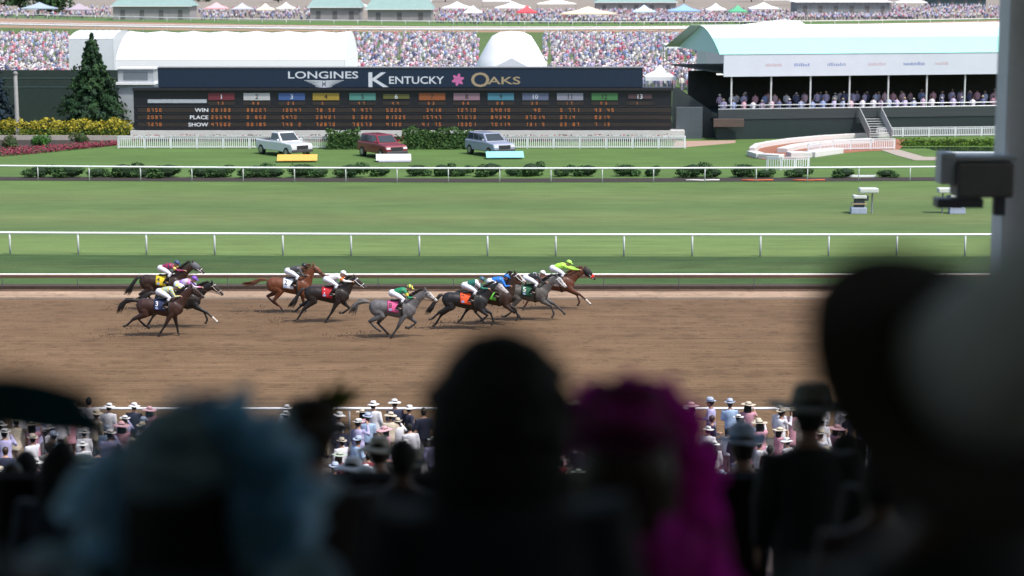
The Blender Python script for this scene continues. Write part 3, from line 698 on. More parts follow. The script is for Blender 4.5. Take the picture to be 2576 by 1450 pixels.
# dark equipment structure linking tote and chalet, stairs
def lbox(name, px0, py0, px1, py1, Y, d, m, label, cat, bevel=0):
    p0, p1 = AT(px0, py1, Y), AT(px1, py0, Y); mb = MB(); mb.box((0, d / 2, (p1.z - p0.z) / 2), (p1.x - p0.x, d, p1.z - p0.z))
    o = mb.build(name, m, bevel=bevel); o.location = ((p0.x + p1.x) / 2, Y, p0.z); return tag(o, label, cat)
Y0 = TY + 1.0
lbox('screen_panel', 1700, 270, 1768, 352, Y0, .4, mat('panel_greyblue', (.07, .09, .105), .5, .15), 'grey blue panel between the tote board and the chalet', 'panel', .03)
mb = MB(); p0 = AT(1694, 345, Y0 + 1.2)
pts = [AT(1694, 352, Y0 + 1.2) - p0, AT(1800, 352, Y0 + 1.2) - p0, AT(1790, 280, Y0 + 1.2) - p0, AT(1712, 225, Y0 + 1.2) - p0, AT(1694, 222, Y0 + 1.2) - p0]
mb.slab(pts, (0, .5, 0)); o = mb.build('sloped_screen', mat('screen_dark', (.03, .042, .046), .6, .2)); o.location = p0; tag(o, 'dark screen with sloping top behind the grey blue panel', 'screen')
lbox('brick_plinth', 1795, 300, 1872, 320, a.y - .7, .5, mat('plinth_brown', (.09, .065, .055), .8, .2), 'brown sign box on the left end of the chalet wall', 'sign box', .02)
root = empty('stairs', a + chx * (14.1) - chn * .15, crz, 'pale grey stairs leading up to the chalet balcony', 'stairs'); GREYW = mat('stairs_grey', (.36, .38, .39), .7, .1)
for k in range(9):
    mb = MB(); mb.box((0, -2.7 + .3 * k, .1 + .195 * k), (2.0, .31, .05)); mb.build('tread', GREYW, root)
for sx in (-1.02, 1.02):
    mb = MB(); mb.slab([(sx, -2.9, 0), (sx, -.12, 1.85), (sx, -.12, 2.75), (sx, -2.9, .95)], (.06, 0, 0)); mb.build('balustrade', GREYW, root)
# white pitched roof behind the chalet ridge
q0 = AT(1865, 75, 215)
mb = MB(); mb.add([AT(1725, 80, 200) - q0, AT(2030, 68, 200) - q0, AT(2012, 53, 207) - q0, AT(1965, 50, 207) - q0, AT(2050, 76, 214) - q0, AT(1730, 82, 214) - q0], [(0, 1, 2, 3), (2, 1, 4), (3, 2, 4, 5), (0, 3, 5)])
root = empty('pitched_tent', q0, 0, 'white pitched tent whose peak shows above the left end of the mint roof', 'tent'); mb.build('roof', TENTW, root)
mb = MB(); z0 = AT(1800, 79, 207).z
mb.box((0, -8, -q0.z + (z0 - .5) / 2), (10, 10, z0 - .5)); mb.build('wall', mat('tent_greyish', (.6, .62, .66)), root)
box_tent('crowd_canopy', AT(1745, 100, 250).x, 250, 0, 7, 6, AT(1745, 112, 250).z, AT(1745, 98, 250).z, 'white canopy among the infield crowd beside the chalet', TENTW)
# winner's circle
BRICK = mat('brick_paving', (.27, .105, .06), .85, .25, 5, bump=.2)
def gslab(name, pts, z, t, m, label=None, cat=None):
    P = [G(*p, z) for p in pts]; c = sum(P, Vector()) / len(P); mb = MB(); mb.slab([p - c for p in P], (0, 0, t)); o = mb.build(name, m); o.location = c
    return tag(o, label, cat) if label else tag(o, kind='structure')
gslab('brick_path', [(1884, 396), (1920, 402), (2010, 401), (2095, 388), (2180, 381), (2260, 378), (2290, 352), (2180, 350), (2060, 353), (1960, 362), (1888, 380)], 0, .03, BRICK)
gslab('brick_path_strip', [(1690, 374), (1850, 360), (1850, 354), (1700, 356)], 0, .02, mat('path_pink', (.36, .24, .19), .85, .15, 4))
gslab('paved_slope', [(2215, 378), (2262, 378), (2325, 396), (2392, 397), (2392, 404), (2300, 404), (2255, 392)], 0, .035, mat('paving_tan', (.34, .29, .25), .8, .12, 3))
gslab('pond', [(2262, 374), (2330, 374), (2420, 395), (2560, 397), (2560, 372), (2400, 370), (2262, 371)], 0, .01, mat('pond_water', (.008, .012, .02), .1, .1))
LOWW = mat('low_wall_white', (.58, .57, .56), .7, .08, 3)
def lowwall(pts, label, h=.42, th=.5):
    P = [G(*p) for p in pts]; c = P[len(P) // 2].copy(); mb = MB(); mb.tube([p - c + Vector((0, 0, h / 2)) for p in P], (th / 2, h / 2), 4, ref=(0, 0, 1)) if 0 else None
    for p, q in zip(P[:-1], P[1:]):
        p, q = p - c, q - c; rz = math.atan2((q - p).y, (q - p).x); mb.box(((p + q) / 2 + Vector((0, 0, h / 2)))[:], ((q - p).length + .12, th, h), rz)
    o = mb.build('low_wall', LOWW, bevel=.04); o.location = c; return tag(o, label, 'wall')
lowwall([(1892, 384), (1905, 374), (1935, 368), (1990, 360), (2065, 353), (2150, 348), (2240, 346)], 'white low wall along the far edge of the curved brick path')
lowwall([(1892, 392), (1915, 399), (1965, 402)], 'white low wall at the round left tip of the brick path', .4, .9)
lowwall([(1968, 385), (2000, 376), (2050, 369), (2110, 364), (2190, 360)], 'white low wall inside the bend of the brick path', .4, .9)
lowwall([(1985, 397), (2035, 396), (2075, 390), (2105, 386)], 'white low wall below the curved picket fence', .45, 1.2)
# bright lawn strip and pale slabs near the pond
hedge('low_hedge', G(2262, 366), G(2560, 366), .5, 1.6, 'bright green low hedge between picket fence and dark pond', cols=[(.09, .17, .02), (.11, .19, .025), (.07, .14, .02)], seed=9, dens=60, size=.1)
lbox('stone_ledge', 2385, 385, 2560, 403, G(2450, 404).y, 1.2, mat('ledge_pale', (.4, .44, .46), .6, .1), 'pale stone ledge at the near side of the dark pond', 'ledge', .04)
# equipment stands on the turf course
def stand_unit(px, py, label, flip=1):
    root = empty('camera_stand', G(px, py), 0, label, 'camera stand')
    W = mat('unit_white', (.55, .58, .56), .5, .1); D = mat('unit_dark', (.04, .055, .06), .5, .1); B = mat('unit_blue', (.33, .38, .5), .5, .1)
    mb = MB(); mb.box((-.15 * flip, 0, .2), (.95, .6, .4)); mb.build('base', B, root, bevel=.04)
    mb = MB(); mb.box((-.1 * flip, .05, .66), (.6, .5, .5)); mb.box((.2 * flip, .05, .95), (.5, .4, .3)); mb.build('cabinet', D, root, bevel=.03)
    mb = MB(); mb.box((-.12 * flip, 0, .62), (.86, .58, .05)); mb.build('shelf', mat('unit_tan', (.45, .33, .22), .6), root)
    mb = MB(); mb.box((-.1 * flip, 0, 1.04), (.8, .6, .2)); mb.build('housing', W, root, bevel=.04)
    mb = MB(); mb.box((.45 * flip, .1, 1.42), (1.15, .7, .3)); mb.build('rain_cover', W, root, bevel=.06)
    mb = MB(); mb.tube([(.7 * flip, .1, 0), (.7 * flip, .1, 1.3)], .05, 6, ref=(1, 0, 0)); mb.build('leg', STEEL, root)
stand_unit(2165, 538, 'white covered camera stand out on the turf course')
stand_unit(2400, 538, 'camera stand on the turf course close to the grey steel column', -1)

# ------------------------------------------------------------------ show cars on the infield lawn
GLASS = mat('car_glass', (.03, .04, .045), .08, .05, coat=.5); TYRE = mat('tyre', (.012, .012, .013), .8); RIM = mat('rim', (.4, .41, .43), .35, .05, metal=.8)
def car(name, loc, rz, label, cat, paint_m, kind):
    root = empty(name, loc, rz, label, cat); Wd = .98
    def extr(prof, hw, nm, m, bev, parent=root, inset=0):
        mb = MB(); n = len(prof); vs = [(x, -hw, z) for x, z in prof] + [(x, hw, z) for x, z in prof]
        mb.add(vs, [tuple(range(n)), tuple(range(2 * n - 1, n - 1, -1))] + [(i + n, (i + 1) % n + n, (i + 1) % n, i) for i in range(n)]); return mb.build(nm, m, parent, bevel=bev)
    L = 2.75 if kind == 'pickup' else 2.4; hood = 1.12 if kind != 'car' else .95; belt = hood + .08; roof = {'pickup': 1.9, 'suv': 1.82, 'car': 1.5}[kind]
    fx = 1.15 if kind != 'car' else 1.0
    extr([(L, .5), (L + .03, .8), (L - .12, hood - .03), (fx, belt), (-L, belt), (-L - .02, .55), (-L + .1, .42), (L - .15, .4)], Wd, 'body', paint_m, .09)
    cb = {'pickup': -.75, 'suv': -2.25, 'car': -2.0}[kind]
    mb = MB(); lo = [(cb, -.9), (fx - .05, -.9), (fx - .05, .9), (cb, .9)]; hi = [(cb + .15, -.74), (fx - .85, -.74), (fx - .85, .74), (cb + .15, .74)]
    mb.add([(x, y, belt - .02) for x, y in lo] + [(x, y, roof) for x, y in hi], [(3, 2, 1, 0), (4, 5, 6, 7), (0, 1, 5, 4), (1, 2, 6, 5), (2, 3, 7, 6), (3, 0, 4, 7)])
    mb.build('cabin', paint_m, root, bevel=.07)
    def pane(nm, i, j, s0, s1, t0, t1):
        A, B = Vector((*lo[i], belt)), Vector((*lo[j], belt)); C, D = Vector((*hi[j], roof)), Vector((*hi[i], roof))
        f = lambda s, t: (A.lerp(B, s)).lerp(D.lerp(C, s), t)
        q = [f(s0, t0), f(s1, t0), f(s1, t1), f(s0, t1)]; nrm = (q[1] - q[0]).cross(q[3] - q[0]).normalized(); mb = MB(); mb.slab([p + nrm * .004 for p in q], nrm * .012); mb.build(nm, GLASS, root)
    pane('windscreen', 1, 2, .07, .93, .08, .88); pane('rear_window', 3, 0, .12, .88, .2, .85)
    for i, j in ((0, 1), (2, 3)):
        if kind == 'pickup': pane('side_window', i, j, .08, .48, .12, .85); pane('side_window', i, j, .52, .9, .12, .85)
        else: pane('side_window', i, j, .05, .34, .12, .85); pane('side_window', i, j, .37, .63, .12, .85); pane('side_window', i, j, .66, .93, .12, .85)
    if kind == 'pickup':
        mb = MB(); mb.box(((-L + cb) / 2 - .02, 0, belt + .002), (-(-L - cb) - .25 if 0 else (cb + L - .3), 1.7, .02)); mb.build('truck_bed', mat('bed_liner', (.02, .02, .022), .8), root)
    wr = .4 if kind != 'car' else .34
    for sx in (L - .85, -L + .8):
        for sy in (-1, 1):
            e = empty('wheel', (sx, sy * (Wd - .1), wr)); e.parent = root
            mb = MB(); mb.sm = True; mb.tube([(0, -.13 * 1, 0), (0, -.12, 0), (0, .12, 0), (0, .13, 0)], [wr * .9, wr, wr, wr * .9], 20, ref=(0, 0, 1)); mb.build('tyre', TYRE, e)
            mb = MB(); mb.tube([(0, -.14, 0), (0, .14, 0)], wr * .6, 14, ref=(0, 0, 1)); mb.build('rim', RIM, e)
    for sy in (-1, 1):
        mb = MB(); mb.box((L - .02, sy * .74, hood - .25), (.1, .36, .17)); mb.build('headlight', mat('lamp_glass', (.7, .72, .75), .15, .02), root, bevel=.03)
        mb = MB(); mb.box((fx - .35, sy * 1.06, belt + .12), (.12, .2, .16)); mb.build('wing_mirror', paint_m, root, bevel=.03)
    mb = MB(); mb.box((L + .015, 0, hood - .3), (.06, 1.05, .32)); mb.build('grille', mat('grille', (.025, .026, .03), .4, .2), root, bevel=.02)
    mb = MB(); mb.box((L + .02, 0, .55), (.16, 1.9, .22)); mb.build('bumper', mat('bumper_dark', (.05, .052, .056), .5), root, bevel=.04)
car('pickup_truck', G(715, 391), R(-52), 'white pickup truck parked on the lawn before the tote board', 'pickup truck', mat('car_white', (.66, .68, .72), .3, .03, coat=.6), 'pickup')
car('sport_utility_car', G(962, 396), R(-58), 'dark red car parked on the lawn between clipped hedges', 'car', mat('car_red', (.2, .012, .022), .3, .05, coat=.6), 'suv')
car('sport_utility_car', G(1232, 391), R(-60), 'silver blue car parked on the lawn, rightmost of the three vehicles', 'car', mat('car_silver', (.3, .33, .44), .3, .05, coat=.6), 'suv')
def placard(px, py, wpx, cols, label):
    p = G(px, py); root = empty('display_board', p, R(4), label, 'display board'); wd = wpx / 31
    mb = MB(); mb.slab([(-wd / 2, -.5, .12), (wd / 2, -.5, .12), (wd / 2, .5, .5), (-wd / 2, .5, .5)], (0, 0, .05)); mb.build('board', cols, root)
    mb = MB(); mb.slab([(-wd / 2 + .1, .42, 0), (wd / 2 - .1, .42, 0), (wd / 2 - .1, .42, .46), (-wd / 2 + .1, .42, .46)], (0, .05, 0)); mb.build('stand', mat('stand_grey', (.12, .12, .13), .7), root)
    return root
placard(748, 408, 96, mat('board_yellow', (.62, .38, .08), .6, .08, 3), 'low yellow display board lying in front of the white pickup')
r_ = placard(990, 407, 84, mat('board_white', (.7, .71, .76), .6, .05), 'low white display board lying in front of the red car')
mb = MB(); mb.box((.1, -.62, .1), (2.5, .3, .12)); mb.build('board_foot', mat('board_lilac', (.5, .49, .56), .6, .05), r_)
placard(1270, 400, 92, mat('board_teal', (.25, .6, .62), .6, .08, 3), 'low turquoise display board lying in front of the silver car')

# ------------------------------------------------------------------ barns, canopies and trees beyond the far track
BROOF = mat('barn_roof', (.22, .33, .31), .6, .1, .5); BWALL = mat('barn_wall', (.27, .26, .27), .8, .12, .5)
def barn(px0, px1, pyb, hw, hp, d, label, Yoff=0, roofm=BROOF, wallm=BWALL, name='barn', cat='barn'):
    Y = G(1288, pyb).y + Yoff; x0, x1 = AT(px0, pyb, Y).x, AT(px1, pyb, Y).x; root = empty(name, ((x0 + x1) / 2, Y, 0), 0, label, cat); L = (x1 - x0) / 2
    mb = MB(); mb.box((0, d / 2, hw / 2), (2 * L, d, hw)); mb.build('wall', wallm, root)
    mb = MB(); e = .8
    mb.add([(-L - e, -e, hw), (L + e, -e, hw), (L + e, d + e, hw), (-L - e, d + e, hw), (-L * .72, d / 2, hp), (L * .72, d / 2, hp)], [(0, 1, 5, 4), (1, 2, 5), (2, 3, 4, 5), (3, 0, 4), (3, 2, 1, 0)]); mb.build('roof', roofm, root)
    nd = max(2, int(2 * L / 5))
    for k in range(nd):
        mb = MB(); mb.box((-L + 2 * L * (k + .5) / nd, -.03, hw * .36), (1.4, .05, hw * .72)); mb.build('door', mat('barn_door', (.12, .12, .125), .8, .1), root)
    mb = MB(); mb.box((0, -e - .03, hw - .05), (2 * L + 2 * e, .08, .22)); mb.build('gutter', WHITE, root)
    return root
barn(285, 478, 50, 4.2, 8.5, 14, 'grey barn with pale green hipped roof, farthest left of three')
barn(780, 905, 52, 4.0, 8.5, 14, 'grey barn with pale green hipped roof, middle of three')
barn(925, 1085, 54, 3.6, 9.0, 14, 'grey barn with steep pale green roof, right of the other two')
barn(1500, 1700, 34, 3.6, 7, 14, 'long low barn with pale green roof among canopies', 20)
barn(2005, 2240, 40, 4.6, 6.0, 16, 'long grey building with flat white roof and slatted front', roofm=TENTW, wallm=mat('slat_wall', (.2, .22, .24), .7, .5, 2, stretch=(3, 1, .05)), name='stable_building', cat='building')
barn(2345, 2480, 18, 4.0, 6.0, 16, 'dark teal low building behind the crowd, far right', wallm=mat('teal_wall', (.05, .09, .1), .7), roofm=BROOF, name='stable_building', cat='building')
farcanopy = [(545, 36, 66, (.72, .4, .42), 'pink'), (610, 38, 60, (.45, .46, .52), 'grey'), (668, 40, 50, (.7, .62, .5), 'cream'), (720, 36, 54, (.72, .7, .64), 'ivory'), (905, 30, 50, (.8, .8, .82), 'small white'), (1150, 34, 90, (.82, .84, .88), 'broad white'), (1190, 48, 56, (.84, .85, .88), 'low white'), (1290, 34, 110, (.8, .8, .8), 'wide white'), (1325, 48, 60, (.75, .08, .1), 'red'), (1400, 22, 120, (.84, .8, .74), 'large ivory'), (1480, 52, 170, (.78, .64, .47), 'long peach'), (1620, 46, 70, (.5, .62, .78), 'pale blue'), (1720, 44, 100, (.25, .42, .72), 'blue'), (1800, 40, 60, (.82, .82, .84), 'square white'), (1855, 46, 56, (.1, .4, .22), 'green'), (1920, 36, 90, (.84, .84, .84), 'plain white'), (2290, 18, 96, (.86, .86, .86), 'bright white'), (100, 36, 100, (.34, .42, .52), 'slate blue'), (200, 40, 70, (.4, .34, .4), 'mauve'), (1980, 10, 150, (.84, .84, .84), 'far white'), (1050, 14, 90, (.7, .7, .72), 'far grey'), (1250, 14, 90, (.78, .78, .8), 'distant white')]
for px, py, wpx, c, nm in farcanopy:
    Y = G(1288, py + 4).y; sc = 5009 / Y
    box_tent('canopy_tent', AT(px, py, Y).x, Y, 0, wpx / sc * .8, 6, 2.6, 4.6, nm + ' canopy beyond the far-side track, tiny in the distance', mat('canopy_' + nm.replace(' ', '_'), c, .6, .05), None, 'canopy')
for i, (px, Y, H) in enumerate(((125, 690, 11), (50, 760, 13), (1625, 900, 12), (1720, 980, 14), (1890, 1000, 13), (2360, 1020, 12), (700, 980, 12), (1120, 1000, 12), (500, 1000, 12), (2120, 900, 12))):
    broadleaf('shade_tree', (AT(px, 0, Y).x, Y, -2), H, 7.5, 'dark leafy tree behind the distant barns', DKGREEN + GREENS[:1], 40 + i, 1500, 'trees behind the distant barns')
# grass edge strips by the far track
strip('far_grass', qline(45, 67, 50), qline(36, 60, 44), bandmat('far_grass_mat', [(500, (.1, .19, .06)), (560, (.09, .17, .05)), (700, (.1, .15, .07))], .2), .006)

# ------------------------------------------------------------------ race horses
COAT = mat('horse_coat', (1, 1, 1), .36, .28, 4.5, attr='tint', spec=.35)
COATG = mat('dappled_coat', (1, 1, 1), .5, .32, 9, attr='tint', spec=.3)
LEATHER = mat('black_leather', (.014, .013, .013), .5, .1); BROWNL = mat('brown_leather', (.09, .04, .02), .5, .1)
TORSO = [(-.95, 1.30, .10, .08), (-.88, 1.29, .22, .19), (-.70, 1.275, .295, .265), (-.45, 1.27, .285, .275), (-.15, 1.215, .30, .28), (.15, 1.175, .335, .29), (.40, 1.17, .375, .27), (.62, 1.18, .36, .245), (.80, 1.175, .27, .20), (.92, 1.17, .15, .12)]
def torso_at(x):
    for a, b in zip(TORSO[:-1], TORSO[1:]):
        if a[0] <= x <= b[0]:
            t = (x - a[0]) / (b[0] - a[0]); return [a[i] + (b[i] - a[i]) * t for i in (1, 2, 3)]
    return list(TORSO[-1][1:])
FR = {'back': [(.56, 1.10), (.40, .86), (.20, .47), (.03, .22), (-.03, .13), (-.11, .05)],
      'fold': [(.62, 1.10), (.64, .86), (.92, .60), (.66, .40), (.56, .39), (.47, .42)],
      'reach': [(.62, 1.10), (.78, .90), (1.16, .70), (1.46, .45), (1.55, .36), (1.64, .25)],
      'lift': [(.62, 1.10), (.70, .86), (1.04, .66), (1.16, .34), (1.12, .24), (1.06, .16)],
      'plant': [(.58, 1.10), (.54, .84), (.62, .46), (.66, .20), (.69, .11), (.72, .04)]}
HD = {'swing': [(-.66, 1.24), (-.44, .95), (-.95, .70), (-.66, .42), (-.56, .36), (-.47, .30)],
      'push': [(-.66, 1.24), (-.56, .94), (-.98, .60), (-1.20, .24), (-1.27, .15), (-1.36, .10)],
      'under': [(-.64, 1.24), (-.34, .95), (-.62, .58), (-.33, .28), (-.26, .18), (-.18, .12)],
      'trail': [(-.66, 1.24), (-.60, .95), (-1.06, .74), (-1.32, .50), (-1.40, .46), (-1.50, .46)],
      'drive': [(-.64, 1.24), (-.40, .94), (-.72, .56), (-.66, .20), (-.63, .11), (-.58, .04)]}
def leg_tube(mb, ch, y, hind):
    P = [Vector((x, y * (.75 if i == 0 else 1), z)) for i, (x, z) in enumerate(ch)]
    a, b, c, d, e, f = P
    if hind:
        pts = [a, a.lerp(b, .55), b, b.lerp(c, .45), c, c.lerp(d, .4), d, e, e.lerp(f, .35), f]
        rr = [(.13, .21), (.14, .23), (.112, .185), (.08, .11), (.054, .075), (.039, .047), (.046, .052), (.039, .042), (.053, .055), (.058, .057)]
    else:
        pts = [a, a.lerp(b, .6), b, b.lerp(c, .4), c, c.lerp(d, .45), d, e, e.lerp(f, .35), f]
        rr = [(.11, .17), (.115, .165), (.092, .128), (.07, .09), (.054, .061), (.038, .043), (.046, .05), (.039, .042), (.053, .055), (.058, .057)]
    mb.tube(pts, rr, 12, ref=(0, 1, 0)); return P
def horse(px, py, label, coat, points, face, mane_c, fr, hd, nose, cloth=None, num=None, numc=None, hood=None, grey=False, bridle=WHITE, tail='stream', roll=None, blaze=None, sock=None):
    """px,py: picture place of the rider's seat; nose: (x,z) of the muzzle in the horse's own frame"""
    gpy = (py + 8.57) / .8759; loc = G(px, gpy); root = empty('race_horse', loc, 0, label, 'horse', 'racehorses galloping on the dirt track')
    N = Vector((nose[0], 0, nose[1])); dirn = Vector((.50, 0, -.37)).normalized()
    if nose[1] < 1.45: dirn = Vector((.46, 0, -.42)).normalized()
    P = N - dirn * .64
    mb = MB(); mb.tube([(t[0], 0, t[1]) for t in TORSO], [(t[3], t[2]) for t in TORSO], 20)
    b0, b1 = Vector((.50, 0, 1.24)), Vector((.80, 0, 1.42)); b2 = b1.lerp(P, .5) + Vector((-.015, 0, .02))
    mb.tube([b0, b1, b2, P + Vector((.03, 0, -.02))], [(.2, .34), (.145, .265), (.105, .185), (.085, .135)], 16)
    H = lambda t: P + dirn * (.64 * t)
    mb.tube([H(-.08), H(.06), H(.24), H(.42), H(.6), H(.78), H(.92), H(1.0)], [(.06, .07), (.085, .12), (.09, .15), (.078, .125), (.056, .093), (.05, .076), (.053, .074), (.04, .05)], 14)
    upn = Vector((-dirn.z, 0, dirn.x)) if dirn.x > 0 else Vector((0, 0, 1))
    for sy in (-1, 1):
        q = H(-.02) + Vector((0, sy * .055, 0)) + upn * .08; mb.tube([q, q + Vector((-.03, sy * .012, .09)) * 1.0, q + Vector((-.06, sy * .0, .17))], [.036, .034, .008], 8)
        mb.ball(H(.38) + Vector((0, sy * .075, .035)), .024, 8, 6)
    legs = []
    for ch, y, hind in ((FR[fr[0]], -.15, 0), (FR[fr[1]], .15, 0), (HD[hd[0]], -.16, 1), (HD[hd[1]], .16, 1)): legs.append((leg_tube(mb, ch, y, hind), hind))
    # buttock, stifle and chest muscle
    for sy in (-1, 1):
        mb.ball((-.72, sy * .13, 1.2), .2, 12, 8, (1.0, .7, 1.25)); mb.ball((.62, sy * .13, 1.08), .17, 12, 8, (1.1, .7, 1.3))
    def post(me):
        v = coords(me); col = np.tile(np.array(coat, np.float32), (len(v), 1)); pt = np.array(points, np.float32); fc = np.array(face, np.float32)
        rsn = np.sin(v[:, 0] * 31 + v[:, 2] * 23) * .03
        for (a, b, c, d, e, f), hind in legs:
            for q0, q1, s0, s1 in ((b.lerp(c, .3), c, 0, 1), (c, d, 1, 1), (d, f, 1, 1)):
                A, B = np.array(q0), np.array(q1); t = np.clip(((v - A) @ (B - A)) / max(1e-6, (B - A) @ (B - A)), 0, 1)
                dist = np.linalg.norm(v - (A + t[:, None] * (B - A)), axis=1); wgt = np.clip((.12 - dist) / .04, 0, 1) * (s0 + (s1 - s0) * t); wgt = wgt[:, None]
                col = col * (1 - wgt) + pt * wgt
            A, B = np.array(e.lerp(f, .25)), np.array(f); dist = np.minimum(np.linalg.norm(v - A, axis=1), np.linalg.norm(v - B, axis=1)); col[dist < .085] = (.03, .025, .022)
            if sock and sock == (hind, a.y < 0):
                A, B = np.array(d), np.array(e.lerp(f, .3)); t = np.clip(((v - A) @ (B - A)) / ((B - A) @ (B - A)), 0, 1); dist = np.linalg.norm(v - (A + t[:, None] * (B - A)), axis=1); col[dist < .075] = (.55, .5, .45)
        th = ((v - np.array(P)) @ np.array(dirn)) / .64; near = np.linalg.norm(v - (np.array(P) + np.clip(th, 0, 1)[:, None] * .64 * np.array(dirn)), axis=1)
        wgt = (np.clip((th - .0) / .3, 0, 1) * np.clip((.21 - near) / .03, 0, 1))[:, None]; col = col * (1 - wgt) + fc * wgt
        mz = (np.clip((th - .82) / .12, 0, 1) * np.clip((.2 - near) / .03, 0, 1))[:, None]; col = col * (1 - mz) + np.array((.05, .042, .042)) * mz
        if blaze:
            up = (v - np.array(P)) @ np.array(upn); bz = (th > .12) & (th < .85) & (np.abs(v[:, 1]) < .05) & (up > .03) & (near < .2); col[bz] = blaze
        for sy in (-1, 1):
            e = np.array(H(.38) + Vector((0, sy * .08, .04))); col[np.linalg.norm(v - e, axis=1) < .026] = (.006, .005, .005)
        if grey:
            belly = np.clip((1.0 - v[:, 2]) / .3, 0, 1)[:, None] * .0; k = np.clip((v[:, 0] - .55) / .5, 0, 1)[:, None] * .25; col = col * (1 - k) + np.array((.06, .058, .06)) * k * (1 - wgt) + col * k * wgt
        paint(me, np.clip(col + rsn[:, None] * col, 0, 1))
    mb.build('body', COATG if grey else COAT, root, voxel=.021, smooth=5, post=post)
    rs = random.Random(int(px)); MC = mat('mane_%02d%02d%02d' % tuple(int(c * 99) for c in mane_c), mane_c, .7, .3, 8)
    mb = MB(); mb.sm = True
    for i in range(34):
        t = i / 33; c = (b1.lerp(b2, t * 2) if t < .5 else b2.lerp(P, t * 2 - 1)) + Vector((-.45, 0, .72)).normalized() * (.25 - .115 * t)
        L = rs.uniform(.08, .17); mb.tube([c, c + Vector((-L * .7, rs.uniform(-.05, .02), L * .35)), c + Vector((-L * 1.5, rs.uniform(-.1, .02), -.01))], [.03, .02, .005], 6)
    mb.build('mane', MC, root)
    tp = {'stream': [(-.93, 1.46), (-1.10, 1.47), (-1.32, 1.36), (-1.52, 1.24), (-1.72, 1.15)], 'arc': [(-.93, 1.46), (-1.12, 1.50), (-1.38, 1.46), (-1.60, 1.28), (-1.74, 1.02)], 'low': [(-.93, 1.46), (-1.06, 1.40), (-1.22, 1.18), (-1.42, .92), (-1.62, .70)], 'flat': [(-.93, 1.46), (-1.2, 1.47), (-1.45, 1.36), (-1.68, 1.3), (-1.98, 1.27)]}[tail]
    mb = MB(); mb.sm = True
    for i in range(26):
        a = rs.random() * 6.28; k = rs.random() ** .5; w_ = [0.02, .055, .085, .095, .10]; end = rs.uniform(.72, 1.08); pts = []
        for j, (x, z) in enumerate(tp):
            f = -.93 + (x + .93) * (end if j > 2 else 1); pts.append((f, math.cos(a) * k * w_[j], z + math.sin(a) * k * w_[j] * 1.1 + (rs.uniform(-.02, .02) if j > 1 else 0)))
        mb.tube(pts, [.034, .036, .034, .022, .004], 6)
    mb.build('tail', MC if roll is None else mat('tail_grey', roll, .7, .3, 8), root)
    # tack
    def wrap(nm, x0, x1, phi0, phi1, off, m, nx=6, nphi=22, parent=root, sol=.008):
        mb = MB(); mb.sm = True; vs = []
        for i in range(nx + 1):
            x = x0 + (x1 - x0) * i / nx; zc, rz, ry = torso_at(x)
            for k in range(nphi + 1):
                p = phi0 + (phi1 - phi0) * k / nphi; vs.append((x + .05 * abs(math.sin(p)) * 0, (ry + off) * math.sin(p), zc + (rz + off) * math.cos(p)))
        n = nphi + 1; mb.add(vs, [(i * n + k, (i + 1) * n + k, (i + 1) * n + k + 1, i * n + k + 1) for i in range(nx) for k in range(nphi)])
        o = mb.build(nm, m, parent); q = o.modifiers.new('s', 'SOLIDIFY'); q.thickness = sol; q.offset = 1; return o
    def on_side(s, x, phi, h, side, m, parent, nm, wdt=None):
        v, f, asp = text_geo(s); mb = MB(); vs = []
        k = (wdt / asp) if wdt else h
        for a, b in v:
            X = x + float(a) * k * (1 if side < 0 else -1); zc, rz, ry = torso_at(X); p = phi - float(b) * h / .32
            vs.append((X, side * (ry + .041) * math.sin(p), zc + (rz + .041) * math.cos(p)))
        mb.add(vs, f); mb.build(nm, m, parent)
    if cloth is not None:
        cm = mat('saddlecloth_%02d%02d%02d' % tuple(int(c * 99) for c in cloth), cloth, .75, .1, 6)
        cl = wrap('saddle_cloth', -.20, .24, -R(104), R(104), .024, cm)
        if num:
            nm_ = mat('cloth_mark_%02d%02d%02d' % tuple(int(c * 99) for c in numc), numc, .6, .05)
            for sd_ in (-1, 1):
                on_side(num, -.085, R(58), .2, sd_, nm_, cl, 'numeral')
                mb = MB(); X, p0 = -.085, R(89); vs = []
                for a, b in ((-.07, -.02), (0, -.045), (.07, -.02), (.055, .03), (0, .05), (-.055, .03)):
                    zc, rz, ry = torso_at(X + a); p = p0 - b / .32; vs.append((X + a, sd_ * (ry + .04) * math.sin(p), zc + (rz + .04) * math.cos(p)))
                mb.add(vs, [(0, 1, 2, 3, 4, 5)]); mb.build('badge', mat('badge_blue', (.3, .38, .62), .6, .2, 30), cl)
    wrap('girth', .33, .42, -R(178), R(178), .012, LEATHER, 2, 30)
    mb = MB(); mb.sm = True; mb.tube([(-.08, 0, 1.56), (.05, 0, 1.545), (.2, 0, 1.555), (.31, 0, 1.60)], [(.17, .03), (.15, .028), (.13, .03), (.1, .05)], 12); mb.build('saddle', LEATHER, root)
    for sy in (-1, 1):
        mb = MB(); mb.tube([(.2, sy * .27, 1.42), (.24, sy * .335, 1.26)], [(.012, .012), (.012, .012)], 6); mb.tube([(.15, sy * .34, 1.215), (.33, sy * .34, 1.215)], .016, 6); mb.build('stirrup', STEEL, root)
    def loop(nm, t, tilt, m, r=.011):
        prof = [(-.08, .06, .07), (.06, .085, .12), (.24, .09, .15), (.42, .078, .125), (.6, .056, .093), (.78, .05, .076), (1, .04, .05)]
        for (a, ra, rb), (b, sa, sb) in zip(prof[:-1], prof[1:]):
            if a <= t <= b: k = (t - a) / (b - a); la, lb = ra + (sa - ra) * k + .006, rb + (sb - rb) * k + .006
        mb = MB(); mb.sm = True; pts = [H(t) + Vector((0, math.cos(q) * la, 0)) + upn * (math.sin(q) * lb) + dirn * (math.sin(q) * tilt) for q in [2 * math.pi * i / 18 for i in range(19)]]
